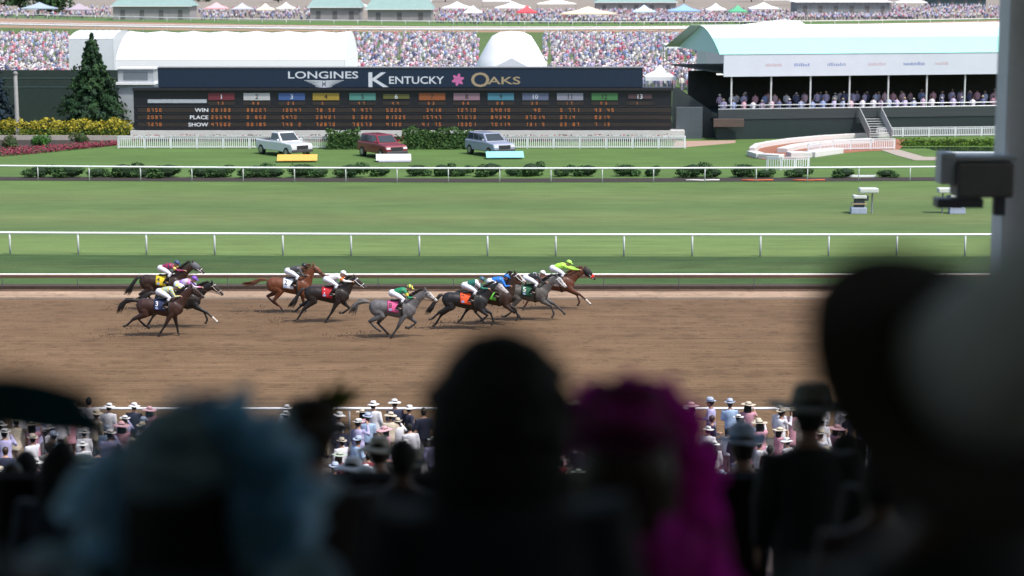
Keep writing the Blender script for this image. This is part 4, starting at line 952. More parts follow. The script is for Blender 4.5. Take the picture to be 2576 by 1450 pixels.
        mb.tube(pts, r, 6, ref=(.3, .1, .9)); mb.build(nm, m, root)
    loop('noseband', .66, .02, bridle, .013); loop('headstall', .1, .05, bridle)
    mb = MB(); mb.sm = True
    for sy in (-1, 1): mb.tube([H(.1) + Vector((0, sy * .09, 0)), H(.4) + Vector((0, sy * .085, 0)) - upn * .03, H(.86) + Vector((0, sy * .055, 0)) - upn * .03], .011, 6)
    mb.build('cheek_strap', bridle, root)
    mb = MB(); mb.sm = True
    for sy in (-1, 1): mb.tube([H(.88) + Vector((0, sy * .06, 0)) - upn * .03, Vector((1.15, sy * .12, 1.58)), Vector((.84, sy * .09, 1.66))], .009, 6)
    mb.build('rein', BROWNL, root)
    if hood:
        mb = MB(); mb.sm = True; mb.tube([H(-.12), H(.02), H(.12), H(.24), H(.42), H(.56)], [(.10, .12), (.097, .14), (.10, .155), (.104, .163), (.092, .138), (.07, .108)], 16, cap=False)
        o = mb.build('hood', mat('hood_%02d%02d%02d' % tuple(int(c * 99) for c in hood[0]), hood[0], .7, .1, 9), root); q = o.modifiers.new('s', 'SOLIDIFY'); q.thickness = .006; q.offset = 1
        if len(hood) > 1:
            mb = MB(); mb.sm = True; mb.tube([H(.62), H(.66), H(.74), H(.78)], [(.06, .09), (.085, .115), (.085, .11), (.055, .085)], 14, cap=False); mb.build('shadow_roll', mat('roll_%02d%02d%02d' % tuple(int(c * 99) for c in hood[1]), hood[1], .95, .15, 20, bump=.3), root)
    return loc

# ------------------------------------------------------------------ jockeys
BREECH = mat('breeches_white', (.68, .69, .76), .6, .05, 5, bump=.1)
def jockey(loc, label, silk, cap_m, capcol2=None, reach=0.0, up=0.0, skin=SKIN, whip=False, sleeve=None, bandm=None, goggle=True, lift=0, mark=None):
    O = Vector((.1, 0, 1.52)); root = empty('person', loc + O, 0, label, 'jockey', 'jockeys riding in the race'); z0 = -O.z; x0 = -O.x
    V = lambda x, y, z: Vector((x + x0, y, z + z0))
    hip, mid, chest, neck = V(-.01, 0, 1.84 + lift), V(.2, 0, 1.915 + lift + up * .5), V(.42, 0, 1.945 + lift + up), V(.55, 0, 1.98 + lift + up)
    head = V(.69, 0, 2.04 + lift + up); hands = V(.84 + reach, 0, 1.67 + reach * .4)
    sh = chest + Vector((.06, 0, .0))
    arms = {}
    for sy in (-1, 1):
        el = sh.lerp(hands, .5) + Vector((-.02 + .04 * reach, 0, -.13 + .3 * reach)); arms[sy] = [sh + Vector((0, sy * .15, 0)), sh + Vector((.03, sy * .19, -.03)), Vector((el.x, sy * .24, el.z)), Vector((hands.x - .03, sy * .1, hands.z))]
    legs = {sy: [hip + Vector((.02, sy * .08, -.01)), V(.24, sy * .2, 1.74 + lift * .5), V(.44, sy * .28, 1.62), V(.33, sy * .31, 1.46), V(.19, sy * .325, 1.285), V(.36, sy * .335, 1.245)] for sy in (-1, 1)}
    mb = MB(); mb.tube([hip, mid, chest, neck, head.lerp(neck, .4)], [(.11, .1), (.115, .09), (.14, .1), (.06, .06), (.05, .055)], 12)
    f = Vector((.92, 0, -.32)).normalized()      # where the face looks
    upv = Vector((.32, 0, .92)).normalized()
    mb.tube([head - upv * .12, head - upv * .08, head - upv * .02, head + upv * .05, head + upv * .1, head + upv * .125], [(.045, .05), (.06, .078), (.07, .09), (.074, .096), (.058, .075), (.02, .03)], 12)
    mb.tube([head + f * .08 + upv * .01, head + f * .112 - upv * .03, head + f * .085 - upv * .045], [.012, .017, .008], 6)       # nose
    mb.tube([head + f * .075 - upv * .085, head + f * .088 - upv * .1], [(.026, .016), (.016, .012)], 6)                          # chin
    for sy in (-1, 1):
        mb.ball(head + Vector((-.01, sy * .074, -.01)), .022, 6, 5)
        mb.tube(arms[sy], [.05, .047, .036, .026], 8); h = arms[sy][-1]
        mb.tube([h, h + Vector((.05, -sy * .01, -.005)), h + Vector((.085, -sy * .015, -.01))], [(.03, .03), (.042, .03), (.04, .025)], 8)
        for k in range(4): q = h + Vector((.082 - .003 * abs(k - 1.4), sy * (-.045 + .022 * k), -.012)); mb.tube([q, q + Vector((.032 - .004 * abs(k - 1.5), 0, -.012)), q + Vector((.026, 0, -.042)), q + Vector((-.005, 0, -.05))], [.011, .0105, .010, .009], 6)
        mb.tube([h + Vector((.04, -sy * .04, .005)), h + Vector((.075, -sy * .05, -.015)), h + Vector((.09, -sy * .035, -.03))], [.012, .011, .009], 6)
        mb.tube(legs[sy][:5], [.085, .08, .055, .05, .036], 10); mb.tube([legs[sy][4], legs[sy][5]], [(.036, .036), (.04, .026)], 8)
    mb.build('body', skin, root, voxel=.0125, smooth=2)
    mb = MB(); mb.tube([hip + Vector((.1, 0, .03)), mid, chest, chest.lerp(neck, .6), neck + Vector((0, 0, .0))], [(.145, .118), (.155, .128), (.178, .135), (.12, .1), (.068, .068)], 16)
    for sy in (-1, 1): mb.tube(arms[sy], [.078, .074, .056, .037], 10)
    mb.build('silks', silk, root, voxel=.018, smooth=3)
    if sleeve is not None:
        for sy in (-1, 1):
            mb = MB(); mb.sm = True; a, b = arms[sy][1], arms[sy][2]; mb.tube([a.lerp(b, .3), a.lerp(b, .5), a.lerp(b, .7)], [.079, .075, .07], 12, cap=False); mb.build('sleeve_band', sleeve, root)
    mb = MB(); mb.ball(hip + Vector((-.01, 0, -.01)), .16, 14, 9, (1.0, 1.05, .95))
    mb.tube([hip, hip.lerp(mid, .5)], [(.15, .13), (.145, .12)], 14)
    for sy in (-1, 1): mb.tube(legs[sy][:4], [.12, .108, .08, .066], 12)
    mb.build('breeches', BREECH, root, voxel=.018, smooth=3)
    for sy in (-1, 1):
        mb = MB(); L = legs[sy]; mb.sm = True; mb.tube([L[2].lerp(L[3], .55), L[3], L[4] + Vector((0, 0, .02))], [.074, .068, .046], 12)
        mb.tube([L[4] + Vector((-.06, 0, 0)), L[4] + Vector((.02, 0, -.01)), L[5] + Vector((-.04, 0, 0)), L[5] + Vector((.03, 0, 0))], [(.035, .04), (.045, .045), (.046, .032), (.02, .018)], 10); mb.build('boot', LEATHER, root)
    # helmet with peak
    mb = MB(); mb.sm = True; pts = []; rr = []
    for i in range(7):
        a = (i / 6) * math.pi / 2 * .98; pts.append(head + upv * (.02 + .128 * math.sin(a)) - f * .012); rr.append((.112 * math.cos(a) + .001, .132 * math.cos(a) + .001))
    mb.tube(pts, rr, 18, ref=(0, 1, 0)); hm = mb.build('helmet', cap_m, root)
    mb = MB(); base = head + upv * .03; vs = []; ang = [R(d) for d in (-62, -38, -14, 14, 38, 62)]
    for r1, r2, dz in ((.108, .125, 0), (.118, .2, -.018)):
        for a in ang: vs.append(base + Vector((0, 1, 0)) * (math.sin(a) * r1) + f * (math.cos(a) * r2) + upv * dz)
    mb.add(vs, [(i, i + 1, 7 + i, 6 + i) for i in range(5)]); o = mb.build('peak', capcol2 or cap_m, hm); q = o.modifiers.new('s', 'SOLIDIFY'); q.thickness = .008
    if goggle:
        mb = MB(); mb.sm = True; mb.tube([head + f * .05 + Vector((0, -.07, 0)) + upv * .012, head + f * .098 + Vector((0, -.04, 0)) + upv * .01, head + f * .105 + upv * .01, head + f * .098 + Vector((0, .04, 0)) + upv * .01, head + f * .05 + Vector((0, .07, 0)) + upv * .012], .021, 8, ref=(0, 0, 1)); mb.build('goggles', LEATHER, root)
    if whip:
        mb = MB(); h = arms[-1][-1]; mb.tube([h + Vector((.06, 0, -.02)), h + Vector((-.05, -.05, .18)), h + Vector((-.22, -.1, .48))], [.012, .009, .004], 6); mb.build('whip', BROWNL, root)
    if mark:
        mb = MB(); c = mid.lerp(chest, .45) + Vector((0, -.02, .128)); v, ff, asp = text_geo(mark); a = Vector((.95, 0, .12)); b = Vector((-.04, .8, .6))
        mb.add([mid.lerp(chest, .45) + Vector((.06 + float(y) * -.0 + float(x) * .15, -.085 + float(y) * .12, .118 + float(y) * .055 - 3.2 * (max(0, .085 - float(y) * .12)) ** 2 + .02)) for x, y in v], ff); mb.build('silk_emblem', TXW, root)
    return root
DB, BLK, BRN, CH = (.034, .019, .014), (.013, .012, .012), (.052, .024, .017), (.135, .046, .022)
K0 = (.014, .012, .012)
mk = lambda n, c, r=.45: mat('silk_' + n, c, r, .06, 6, bump=.12, bscale=14)
S = {
 'maroon': pattern('silk_maroon', (.28, .015, .06), (.035, .04, .12), 'bandx', 7, (.28, .015, .06)), 'chk': pattern('silk_check', (.62, .5, .1), (.2, .42, .55), 'check', 13),
 'purple': pattern('silk_purple', (.17, .06, .38), (.62, .55, .68), 'grad', 2.3, (.6, .2, .38)), 'charcoal': mk('charcoal', (.055, .055, .06)), 'white': mk('white', (.72, .7, .72)),
 'green': pattern('silk_green', (.01, .2, .09), (.01, .2, .09), 'bandx', 2.0), 'whitegreen': pattern('silk_whitegreen', (.01, .13, .1), (.66, .63, .68), 'bandx', 1.9), 'blue': mk('blue', (.015, .17, .62)), 'black': mk('black', (.018, .019, .022)), 'lime': mk('lime', (.38, .72, .07))}
GREYC, GREYP, GREYF = (.115, .112, .12), (.04, .038, .042), (.36, .34, .34)
RUN = [
 # seat px, py, horse label, coat, points, face, mane, front, hind, nose, kwargs, rider label, silk, cap, rider kwargs
 (408, 675, 'dark bay racehorse under yellow cloth, grey hood, nearest the rail at the back', DB, BLK, DB, K0, ('fold', 'back'), ('swing', 'under'), (1.88, 1.62), dict(cloth=(.62, .47, .02), num='4', numc=(.02, .02, .02), hood=[(.10, .10, .115)], tail='low'),
  'jockey in maroon silks and navy cap on the yellow-clothed horse', S['maroon'], mk('capnavy', (.03, .06, .15)), dict(reach=.2, sleeve=mk('bandyellow', (.6, .45, .12)))),
 (450, 715, 'near-black racehorse with white bridle reaching one foreleg far forward, beside the number 3 horse', BLK, BLK, (.03, .022, .018), K0, ('reach', 'lift'), ('push', 'trail'), (1.86, 1.38), dict(bridle=mat('bridle_tan', (.5, .42, .36), .6), cloth=(.3, .3, .32), tail='stream', sock=(0, True)),
  'jockey in purple and white silks with violet cap, half hidden behind another', S['purple'], mk('capviolet', (.17, .06, .42)), dict(reach=.15)),
 (405, 733.5, 'dark brown racehorse with navy number 3 cloth, last of the field', (.045, .022, .018), BLK, (.035, .018, .014), K0, ('back', 'plant'), ('trail', 'swing'), (1.78, 1.58), dict(cloth=(.012, .02, .07), num='3', numc=(.7, .72, .78), bridle=LEATHER, tail='arc'),
  'jockey in yellow and blue checked silks and cap on the number 3 horse', S['chk'], pattern('cap_check', (.62, .5, .1), (.2, .42, .55), 'check', 9), dict(up=-.02)),
 (727, 682, 'chestnut racehorse with white saddle cloth and red-brown tail', CH, (.08, .03, .018), (.15, .06, .03), (.12, .045, .02), ('fold', 'plant'), ('under', 'swing'), (1.58, 1.62), dict(cloth=(.68, .7, .76), num='2', numc=(.03, .03, .03), bridle=LEATHER, tail='flat'),
  'jockey in charcoal silks and black cap on the chestnut with white cloth', S['charcoal'], mk('capblack', (.015, .016, .02)), dict(up=.0)),
 (824, 703, 'near-black racehorse with red number 1 cloth and silver noseband', (.022, .017, .016), BLK, (.03, .02, .018), K0, ('back', 'fold'), ('push', 'trail'), (1.64, 1.47), dict(cloth=(.42, .008, .018), num='1', numc=(.75, .75, .78), tail='low', hood=None),
  'jockey in all white silks and white cap on the red-clothed horse', S['white'], mk('capwhite', (.72, .72, .75)), dict(up=.03, reach=.22, sleeve=mk('bandorange', (.75, .16, .02)))),
 (989, 737, 'grey racehorse with pink number 8 cloth and pale face', GREYC, GREYP, GREYF, K0, ('back', 'fold'), ('swing', 'under'), (1.81, 1.47), dict(cloth=(.6, .09, .24), num='8', numc=(.02, .02, .02), grey=True, bridle=LEATHER, tail='arc', roll=(.12, .115, .11), blaze=(.5, .46, .42)),
  'jockey in green and yellow silks and cap on the grey with pink cloth', S['green'], pattern('cap_greenyellow', (.62, .5, .06), (.01, .2, .09), 'bandx', 9), dict(whip=True, sleeve=mk('bandgold', (.62, .48, .06)))),
 (1233, 708, 'dark bay racehorse with lime cloth and white bridle, half hidden behind the orange-clothed horse', (.035, .02, .016), BLK, (.06, .028, .02), K0, ('fold', 'lift'), ('under', 'push'), (1.52, 1.74), dict(cloth=(.12, .5, .05), num='12', numc=(.02, .03, .02), bridle=WHITE, blaze=(.5, .45, .42), tail='stream'),
  'jockey in bright blue silks and blue cap', S['blue'], mk('capblue', (.015, .15, .5)), dict(up=-.03)),
 (1170.5, 718, 'black racehorse with whitish face and orange saddle cloth', (.018, .018, .02), (.012, .012, .013), (.44, .42, .43), K0, ('fold', 'lift'), ('trail', 'push'), (1.80, 1.48), dict(cloth=(.72, .08, .012), num='7', numc=(.03, .02, .02), tail='low', bridle=mat('bridle_grey', (.3, .29, .3), .6)),
  'jockey in white silks with dark green hem and teal cap on the orange-clothed horse', S['whitegreen'], mk('capteal', (.03, .11, .15)), dict(up=.02, reach=.12)),
 (1391, 675, 'leading chestnut racehorse in black hood with red shadow roll', (.10, .036, .02), (.06, .022, .014), (.05, .02, .012), (.09, .035, .02), ('reach', 'lift'), ('push', 'trail'), (1.84, 1.34), dict(cloth=(.45, .45, .48), hood=[(.012, .012, .013), (.7, .03, .02)], bridle=WHITE, sock=(0, True)),
  'jockey in lime green silks and lime cap on the leading chestnut', S['lime'], mk('caplime', (.36, .68, .1)), dict(reach=.3, up=.02)),
 (1324, 699, 'grey racehorse with dark green cloth in second place', (.085, .08, .076), GREYP, (.30, .29, .29), K0, ('lift', 'reach'), ('under', 'swing'), (1.71, 1.40), dict(cloth=(.006, .085, .04), num='5', numc=(.7, .72, .72), grey=True, bridle=WHITE, blaze=(.55, .53, .52), tail='low'),
  'jockey in black silks with white emblem and white cap', S['black'], mk('capsnow', (.74, .74, .77)), dict(up=-.03, mark='D')),
]
for (px, py, hl, coat, pts, face, mane, fr, hd, nose, kw, jl, silk, cap, jk) in RUN:
    loc = horse(px, py, hl, coat, pts, face, mane, fr, hd, nose, **kw); jockey(loc, jl, silk, cap, **jk)
flush()
clod = MB(); rs = random.Random(55)
for o in [x for x in bpy.data.objects if x.name.startswith('race_horse')]:
    for k in range(46):
        t = rs.random(); p = o.location + Vector((-.9 - 1.7 * t + rs.gauss(0, .25), rs.gauss(0, .25), abs(rs.gauss(0, .22)) * (1.2 - t) + .02)); r = rs.uniform(.008, .03)
        clod.tube([p - Vector((0, 0, r)), p, p + Vector((r * .3, 0, r))], [r * .5, r, r * .4], 5, ref=(1, 0, 0))
tag(clod.build('flying_dirt', mat('clod_earth', (.12, .075, .045), .95, .2)), 'clods of brown dirt thrown up behind the galloping horses', 'dirt', kind='stuff')

# ------------------------------------------------------------------ people
def figure(root, z=1.0, pose='stand', rs=rnd, skin=SKIN, shirt=None, lower=None, dress=False, hair=None, hat=None, voxel=.02, fingers=True, longhair=False, arms=None, headturn=0, lean=0.0):
    """a standing person facing +y, feet at the origin; z scales the height"""
    K = lambda x, y, h: Vector((x, y + lean * max(0, h - .9), h)) * z
    hips = K(0, 0, .93); mb = MB()
    A = {}
    for s in (-1, 1):
        sh = K(.17 * s, 0, 1.42)
        A[s] = {'down': [sh, K(.235 * s, -.02, 1.16), K(.24 * s, .05, .92)], 'fold': [sh, K(.245 * s, 0, 1.16), K(.08 * s, .24, 1.14)], 'photo': [sh, K(.25 * s, .16, 1.28), K(.08 * s, .3, 1.52)], 'up': [sh, K(.3 * s, .1, 1.55), K(.25 * s, .18, 1.82)]}[(arms or {}).get(s, 'down')]
    Lg = {s: [K(.09 * s, 0, .92), K(.1 * s, .02, .5), K(.1 * s, -.01, .09), K(.11 * s, .13, .035)] for s in (-1, 1)}
    mb.tube([K(0, 0, .86), K(0, 0, .98), K(0, 0, 1.12), K(0, 0, 1.3), K(0, 0, 1.42), K(0, .01, 1.47)], [(.155 * z, .11 * z), (.16 * z, .115 * z), (.13 * z, .095 * z), (.165 * z, .11 * z), (.16 * z, .09 * z), (.07 * z, .06 * z)], 14, ref=(1, 0, 0))
    mb.tube([K(0, .0, 1.44), K(0, .02, 1.54)], .055 * z, 10, ref=(1, 0, 0))
    hc = K(0, .035, 1.62)
    mb.tube([hc + Vector((0, .03, -.12)) * z, hc + Vector((0, .02, -.085)) * z, hc + Vector((0, .005, -.02)) * z, hc + Vector((0, 0, .05)) * z, hc + Vector((0, -.005, .1)) * z, hc + Vector((0, -.005, .122)) * z], [(.035 * z, .04 * z), (.058 * z, .072 * z), (.07 * z, .088 * z), (.073 * z, .094 * z), (.052 * z, .066 * z), (.015 * z, .02 * z)], 12, ref=(1, 0, 0))
    mb.tube([hc + Vector((0, .085, .015)) * z, hc + Vector((0, .118, -.035)) * z, hc + Vector((0, .09, -.05)) * z], [.01 * z, .017 * z, .008 * z], 6, ref=(1, 0, 0))
    for s in (-1, 1):
        mb.ball(hc + Vector((.073 * s, -.005, -.015)) * z, .022 * z, 6, 5)
        mb.tube(A[s], [.055 * z, .042 * z, .028 * z], 10, ref=(0, 1, 0)); w_ = A[s][2]; d = (A[s][2] - A[s][1]).normalized(); sd_ = d.cross(Vector((1, 0, 0))).normalized()
        mb.tube([w_, w_ + d * .05 * z, w_ + d * .09 * z], [(.028 * z, .02 * z), (.042 * z, .02 * z), (.04 * z, .016 * z)], 8, ref=tuple(sd_))
        if fingers:
            for k in range(4):
                q = w_ + d * (.088 - .003 * k) * z + sd_ * ((-.03 + .02 * k) * z); L = (.075, .085, .08, .06)[k] * z; c = Vector((-s * .3, .25, 0)) * .05
                mb.tube([q, q + d * L * .5, q + d * L + c * z], [.011 * z, .0105 * z, .009 * z], 6)
            q = w_ + d * .03 * z + sd_ * .04 * z; mb.tube([q, q + d * .03 * z + sd_ * .025 * z, q + d * .06 * z + sd_ * .03 * z], [.013 * z, .012 * z, .01 * z], 6)
        mb.tube(Lg[s][:3], [.09 * z, .058 * z, .04 * z], 10, ref=(1, 0, 0)); mb.tube([Lg[s][2], Lg[s][3]], [(.04 * z, .045 * z), (.045 * z, .028 * z)], 8, ref=(1, 0, 0))
    mb.build('body', skin, root, voxel=voxel * .8, smooth=2)
    mb = MB(); e = .022 * z
    mb.tube([K(0, 0, .84 if not dress else .9), K(0, 0, 1.0), K(0, 0, 1.12), K(0, 0, 1.3), K(0, 0, 1.41), K(0, .005, 1.465)], [(.165 * z + e, .118 * z + e), (.163 * z + e, .116 * z + e), (.15 * z + e, .105 * z + e), (.175 * z + e, .115 * z + e), (.165 * z + e, .095 * z + e), (.075 * z, .066 * z)], 16, ref=(1, 0, 0))
    for s in (-1, 1): mb.tube(A[s] if not dress else [A[s][0], A[s][0].lerp(A[s][1], .6)], ([.085 * z, .062 * z, .042 * z] if not dress else [.08 * z, .062 * z]), 10)
    mb.build('jacket' if not dress else 'dress_top', shirt, root, voxel=voxel, smooth=3)
    mb = MB()
    if dress: mb.tube([K(0, 0, 1.1), K(0, 0, .95), K(0, 0, .7), K(0, -.01, .48)], [(.155 * z, .115 * z), (.195 * z, .15 * z), (.24 * z, .2 * z), (.3 * z, .26 * z)], 18, ref=(1, 0, 0)); mb.sm = True; mb.build('skirt', lower, root, voxel=voxel, smooth=2)
    else:
        mb.tube([K(0, 0, 1.0), K(0, 0, .86)], [(.165 * z, .12 * z), (.175 * z, .13 * z)], 14, ref=(1, 0, 0))
        for s in (-1, 1): mb.tube(Lg[s][:3], [.105 * z, .075 * z, .065 * z], 10, ref=(1, 0, 0))
        mb.build('trousers', lower, root, voxel=voxel, smooth=2)
    for s in (-1, 1):
        mb = MB(); mb.sm = True; mb.tube([Lg[s][2] + Vector((0, -.05, -.03)) * z, Lg[s][2] + Vector((0, 0, -.03)) * z, Lg[s][3] + Vector((0, .0, .005)), Lg[s][3] + Vector((0, .06, -.005)) * z], [(.04 * z, .04 * z), (.048 * z, .05 * z), (.05 * z, .035 * z), (.03 * z, .02 * z)], 10, ref=(1, 0, 0)); mb.build('shoe', LEATHER, root)
    if hair is not None:
        mb = MB(); mb.ball(hc + Vector((0, -.022, .028)) * z, .1 * z, 16, 10, (.88, 1.05, 1.08))
        if longhair: mb.tube([hc + Vector((0, -.03, .06)) * z, hc + Vector((0, -.06, -.06)) * z, hc + Vector((0, -.07, -.2)) * z, hc + Vector((0, -.07, -.3)) * z], [(.1 * z, .09 * z), (.125 * z, .085 * z), (.125 * z, .06 * z), (.07 * z, .03 * z)], 14, ref=(1, 0, 0))
        else: mb.tube([hc + Vector((0, -.03, .02)) * z, hc + Vector((0, -.045, -.085)) * z], [(.086 * z, .075 * z), (.062 * z, .05 * z)], 14, ref=(1, 0, 0))
        mb.build('hair', hair, root, voxel=.012, smooth=2)
    return hc
def hat(root, c, kind, m, r=.2, band=None, tilt=(0, 0), z=1.0, name='hat'):
    """a hat in its own frame, crown up; c = crown base"""
    Rm = Matrix.Rotation(tilt[0], 3, 'X') @ Matrix.Rotation(tilt[1], 3, 'Y'); Q = lambda x, y, h: Vector(c) + Rm @ Vector((x, y, h))
    mb = MB(); mb.sm = True; n = 28; curl = {'fedora': .025, 'cowboy': .085, 'sun': -.03, 'boater': 0, 'cap': 0}[kind]; vs = []; rings = 6
    for i in range(rings + 1):
        t = i / rings; rr = .085 + (r - .085) * t
        for k in range(n):
            a = 2 * math.pi * k / n; vs.append(Q(rr * math.cos(a) * .96, rr * math.sin(a) * 1.06, curl * t * t * (abs(math.cos(a)) ** 1.5 if kind != 'sun' else 1) - (.02 * t * t * abs(math.sin(a)) if kind in ('cowboy', 'fedora') else 0) + .01 * math.sin(3 * a + 1) * t))
    mb.add(vs, [(i * n + k, i * n + (k + 1) % n, (i + 1) * n + (k + 1) % n, (i + 1) * n + k) for i in range(rings) for k in range(n)])
    o = mb.build(name, m, root); q = o.modifiers.new('s', 'SOLIDIFY'); q.thickness = .006
    mb = MB(); mb.sm = True; H = {'fedora': .115, 'cowboy': .135, 'sun': .09, 'boater': .085, 'cap': .07}[kind]
    prof = [(0, 1.0), (.35, .98), (.7, .9), (.9, .78), (1.0, .55), (.96 if kind in ('fedora', 'cowboy') else 1.03, .2)]
    mb.tube([Q(0, 0, H * h) for h, _ in prof], [(.092 * k, .108 * k) for _, k in prof], 20, ref=tuple(Rm @ Vector((1, 0, 0)))); mb.build('crown', m, o)
    if band is not None: mb = MB(); mb.sm = True; mb.tube([Q(0, 0, .004), Q(0, 0, .032)], [(.0955, .1115), (.095, .111)], 20, ref=tuple(Rm @ Vector((1, 0, 0))), cap=False); mb.build('hat_band', band, o)
    return o
fab = lambda n, c, r=.85: mat('fabric_' + n, c, r, .15, 12, bump=.15, bscale=60, sheen=.1)
HAIRB = mat('hair_black', (.005, .0045, .004), .8, .3, 30, stretch=(1, 1, .2), bump=.3, bscale=60); HAIRBR = mat('hair_brown', (.035, .02, .012), .5, .3, 30, stretch=(1, 1, .2))
def place(px, py, d):
    p = AT(px, py, d); return p
# 1. dark haired man in front of the camera
p = AT(1258, 828, 3.6); fz = floor_z(3.6); root = empty('person', (p.x, 3.6, fz), R(8), 'person with thick dark hair in a dark navy jacket, centre, seen from behind', 'spectator')
figure(root, (p.z - fz) / 1.765, shirt=fab('navy_suit', (.005, .007, .014)), lower=fab('navy_suit', (.005, .007, .014)), hair=HAIRB, voxel=.016, arms={-1: 'fold', 1: 'fold'}, skin=SKIN_D)
# fuller hair
mb = MB(); z = (p.z - fz) / 1.765; hc = Vector((0, .035, 1.62)) * z
rs = random.Random(5)
mb.ball(hc + Vector((.0, -.03, .0)), .128, 18, 12, (1.0, 1.0, 1.12)); mb.tube([hc + Vector((-.005, -.03, .04)), hc + Vector((-.008, -.045, -.05)), hc + Vector((-.008, -.055, -.13)), hc + Vector((0, -.06, -.2))], [(.13, .11), (.143, .105), (.142, .085), (.12, .05)], 16, ref=(1, 0, 0))
for k in range(60): a, b = rs.uniform(0, 6.28), rs.uniform(-.3, 1.5); d = Vector((math.cos(a) * math.cos(b), math.sin(a) * math.cos(b), math.sin(b))); q = hc + Vector((0, -.03, 0)) + Vector((d.x * .12, d.y * .12, d.z * .135)); mb.tube([q, q + d * .012 + Vector((rs.uniform(-.03, .03), 0, -.03))], [.02, .008], 6)
mb.build('hair', HAIRB, root, voxel=.01, smooth=2)
# 2. woman in the wide blue hat
BLUEF = glowcloth('slate_blue', (.42, .6, .72), .45); TULLE = glowcloth('blue_tulle', (.24, .5, .68), .6); DEEPB = fab('deep_blue', (.02, .07, .14), .6)
D = 3.8; p = AT(446, 962, D); fz = floor_z(D); root = empty('person', (p.x, D, fz), R(-6), 'person in a wide drooping slate blue hat, lower left, seen from behind', 'spectator')
z = (p.z - .035 - fz) / 1.80
hc = figure(root, z, shirt=fab('teal_dress', (.03, .07, .10)), lower=fab('teal_dress', (.03, .07, .10)), dress=True, hair=HAIRB, longhair=True, voxel=.018)
h = hat(root, hc + Vector((0, -.02, .05)), 'sun', BLUEF, .135, DEEPB, (R(-12), R(3)))
mb = MB(); mb.sm = True; mb.ball(hc + Vector((-.005, -.02, .035)), .118, 20, 12, (1.0, 1.0, .98)); mb.build('cap', BLUEF, h, voxel=.012, smooth=2)
def halo(nm, m, parent, c, prof, r0, layers, rs, ruff=.03, back=.05):
    """gathered cloth standing round the head: prof = (angle, outer radius) pairs"""
    for L in range(layers):
        mb = MB(); mb.sm = True; n = 90; mrows = 7; vs = []; a0, a1 = prof[0][0], prof[-1][0]; ph = rs.uniform(0, 6); sc_ = 1 - .13 * L
        for i in range(mrows):
            t = i / (mrows - 1)
            for k in range(n + 1):
                a = a0 + (a1 - a0) * k / n
                for (p, u), (q, v) in zip(prof[:-1], prof[1:]):
                    if p <= a <= q: ro = u + (v - u) * (a - p) / (q - p)
                ro *= sc_ * (1 + .05 * math.sin(a * .19 + ph) + .03 * math.sin(a * .43 + ph)); ri = min(r0, ro * .6); r = ri + (ro - ri) * t; A_ = R(a)
                w_ = ruff * t * (math.sin(a * .33 + ph + L) + .6 * math.sin(a * .71 + 2 * ph))
                vs.append(c + Vector((r * math.cos(A_) + .3 * w_, back - .03 * L + w_ - .05 * t * t, r * math.sin(A_) + .3 * w_)))
        mb.add(vs, [(i * (n + 1) + k, (i + 1) * (n + 1) + k, (i + 1) * (n + 1) + k + 1, i * (n + 1) + k + 1) for i in range(mrows - 1) for k in range(n)]); mb.build(nm, m if L != 1 else TULLE if m is BLUEF else m, parent)
rs = random.Random(9)
halo('ruffle', BLUEF, h, hc + Vector((.0, 0, .0)), [(-62, .36), (-45, .345), (-25, .31), (0, .275), (25, .235), (50, .215), (68, .19), (90, .12), (120, .11), (150, .125), (168, .19), (185, .245), (205, .27), (225, .29), (240, .30)], .10, 3, rs)
mb = MB(); mb.sm = True
for k in range(30):
    a = rs.uniform(-.8, .9); rr = rs.uniform(.12, .2); c = hc + Vector((rr * math.cos(a), -.06, rr * math.sin(a))); d = Vector((math.cos(a + .6), rs.uniform(-.3, .1), math.sin(a + .6))).normalized(); L = rs.uniform(.05, .1); s_ = Vector((-d.z, 0, d.x)); w2 = rs.uniform(.02, .04)
    vs = []; n = 6
    for i in range(n + 1):
        t = i / n; vs += [c + d * L * t + s_ * (w2 * math.sin(math.pi * (t * .85 + .1))) + Vector((0, -.03 * math.sin(t * 3), 0)), c + d * L * t - s_ * (w2 * math.sin(math.pi * (t * .85 + .1))) + Vector((0, -.03 * math.sin(t * 3), 0))]
    mb.add(vs, [(2 * i, 2 * i + 1, 2 * i + 3, 2 * i + 2) for i in range(n)])
mb.build('ribbon_loops', TULLE, h)
mb = MB(); mb.sm = True
for k in range(26):
    a = R(rs.uniform(35, 110)); c = hc + Vector((.03 + .05 * math.cos(a), .02, .08)); d = Vector((math.cos(a), -.1, math.sin(a))); L = rs.uniform(.06, .1); s_ = Vector((-d.z, 0, d.x)); vs = []
    for i in range(6): t = i / 5; w2 = .03 * math.sin(math.pi * (t * .9 + .05)); vs += [c + d * L * t + s_ * w2, c + d * L * t - s_ * w2 + Vector((0, -.01, 0))]
    mb.add(vs, [(2 * i, 2 * i + 1, 2 * i + 3, 2 * i + 2) for i in range(5)])
mb.build('feather_spray', glowcloth('grey_blue', (.42, .5, .62), .6), h)
for s in (-1, 1):
    mb = MB(); c = Vector((.25 * s, -.02, 1.34)) * z
    for k in range(7): mb.ball(c + Vector((rs.uniform(-.02, .02) + .02 * s, rs.uniform(-.04, .04), -.05 * k + .05)), .085 + .012 * k, 12, 8)
    mb.build('puffed_sleeve', BLUEF, root, voxel=.015, smooth=3)
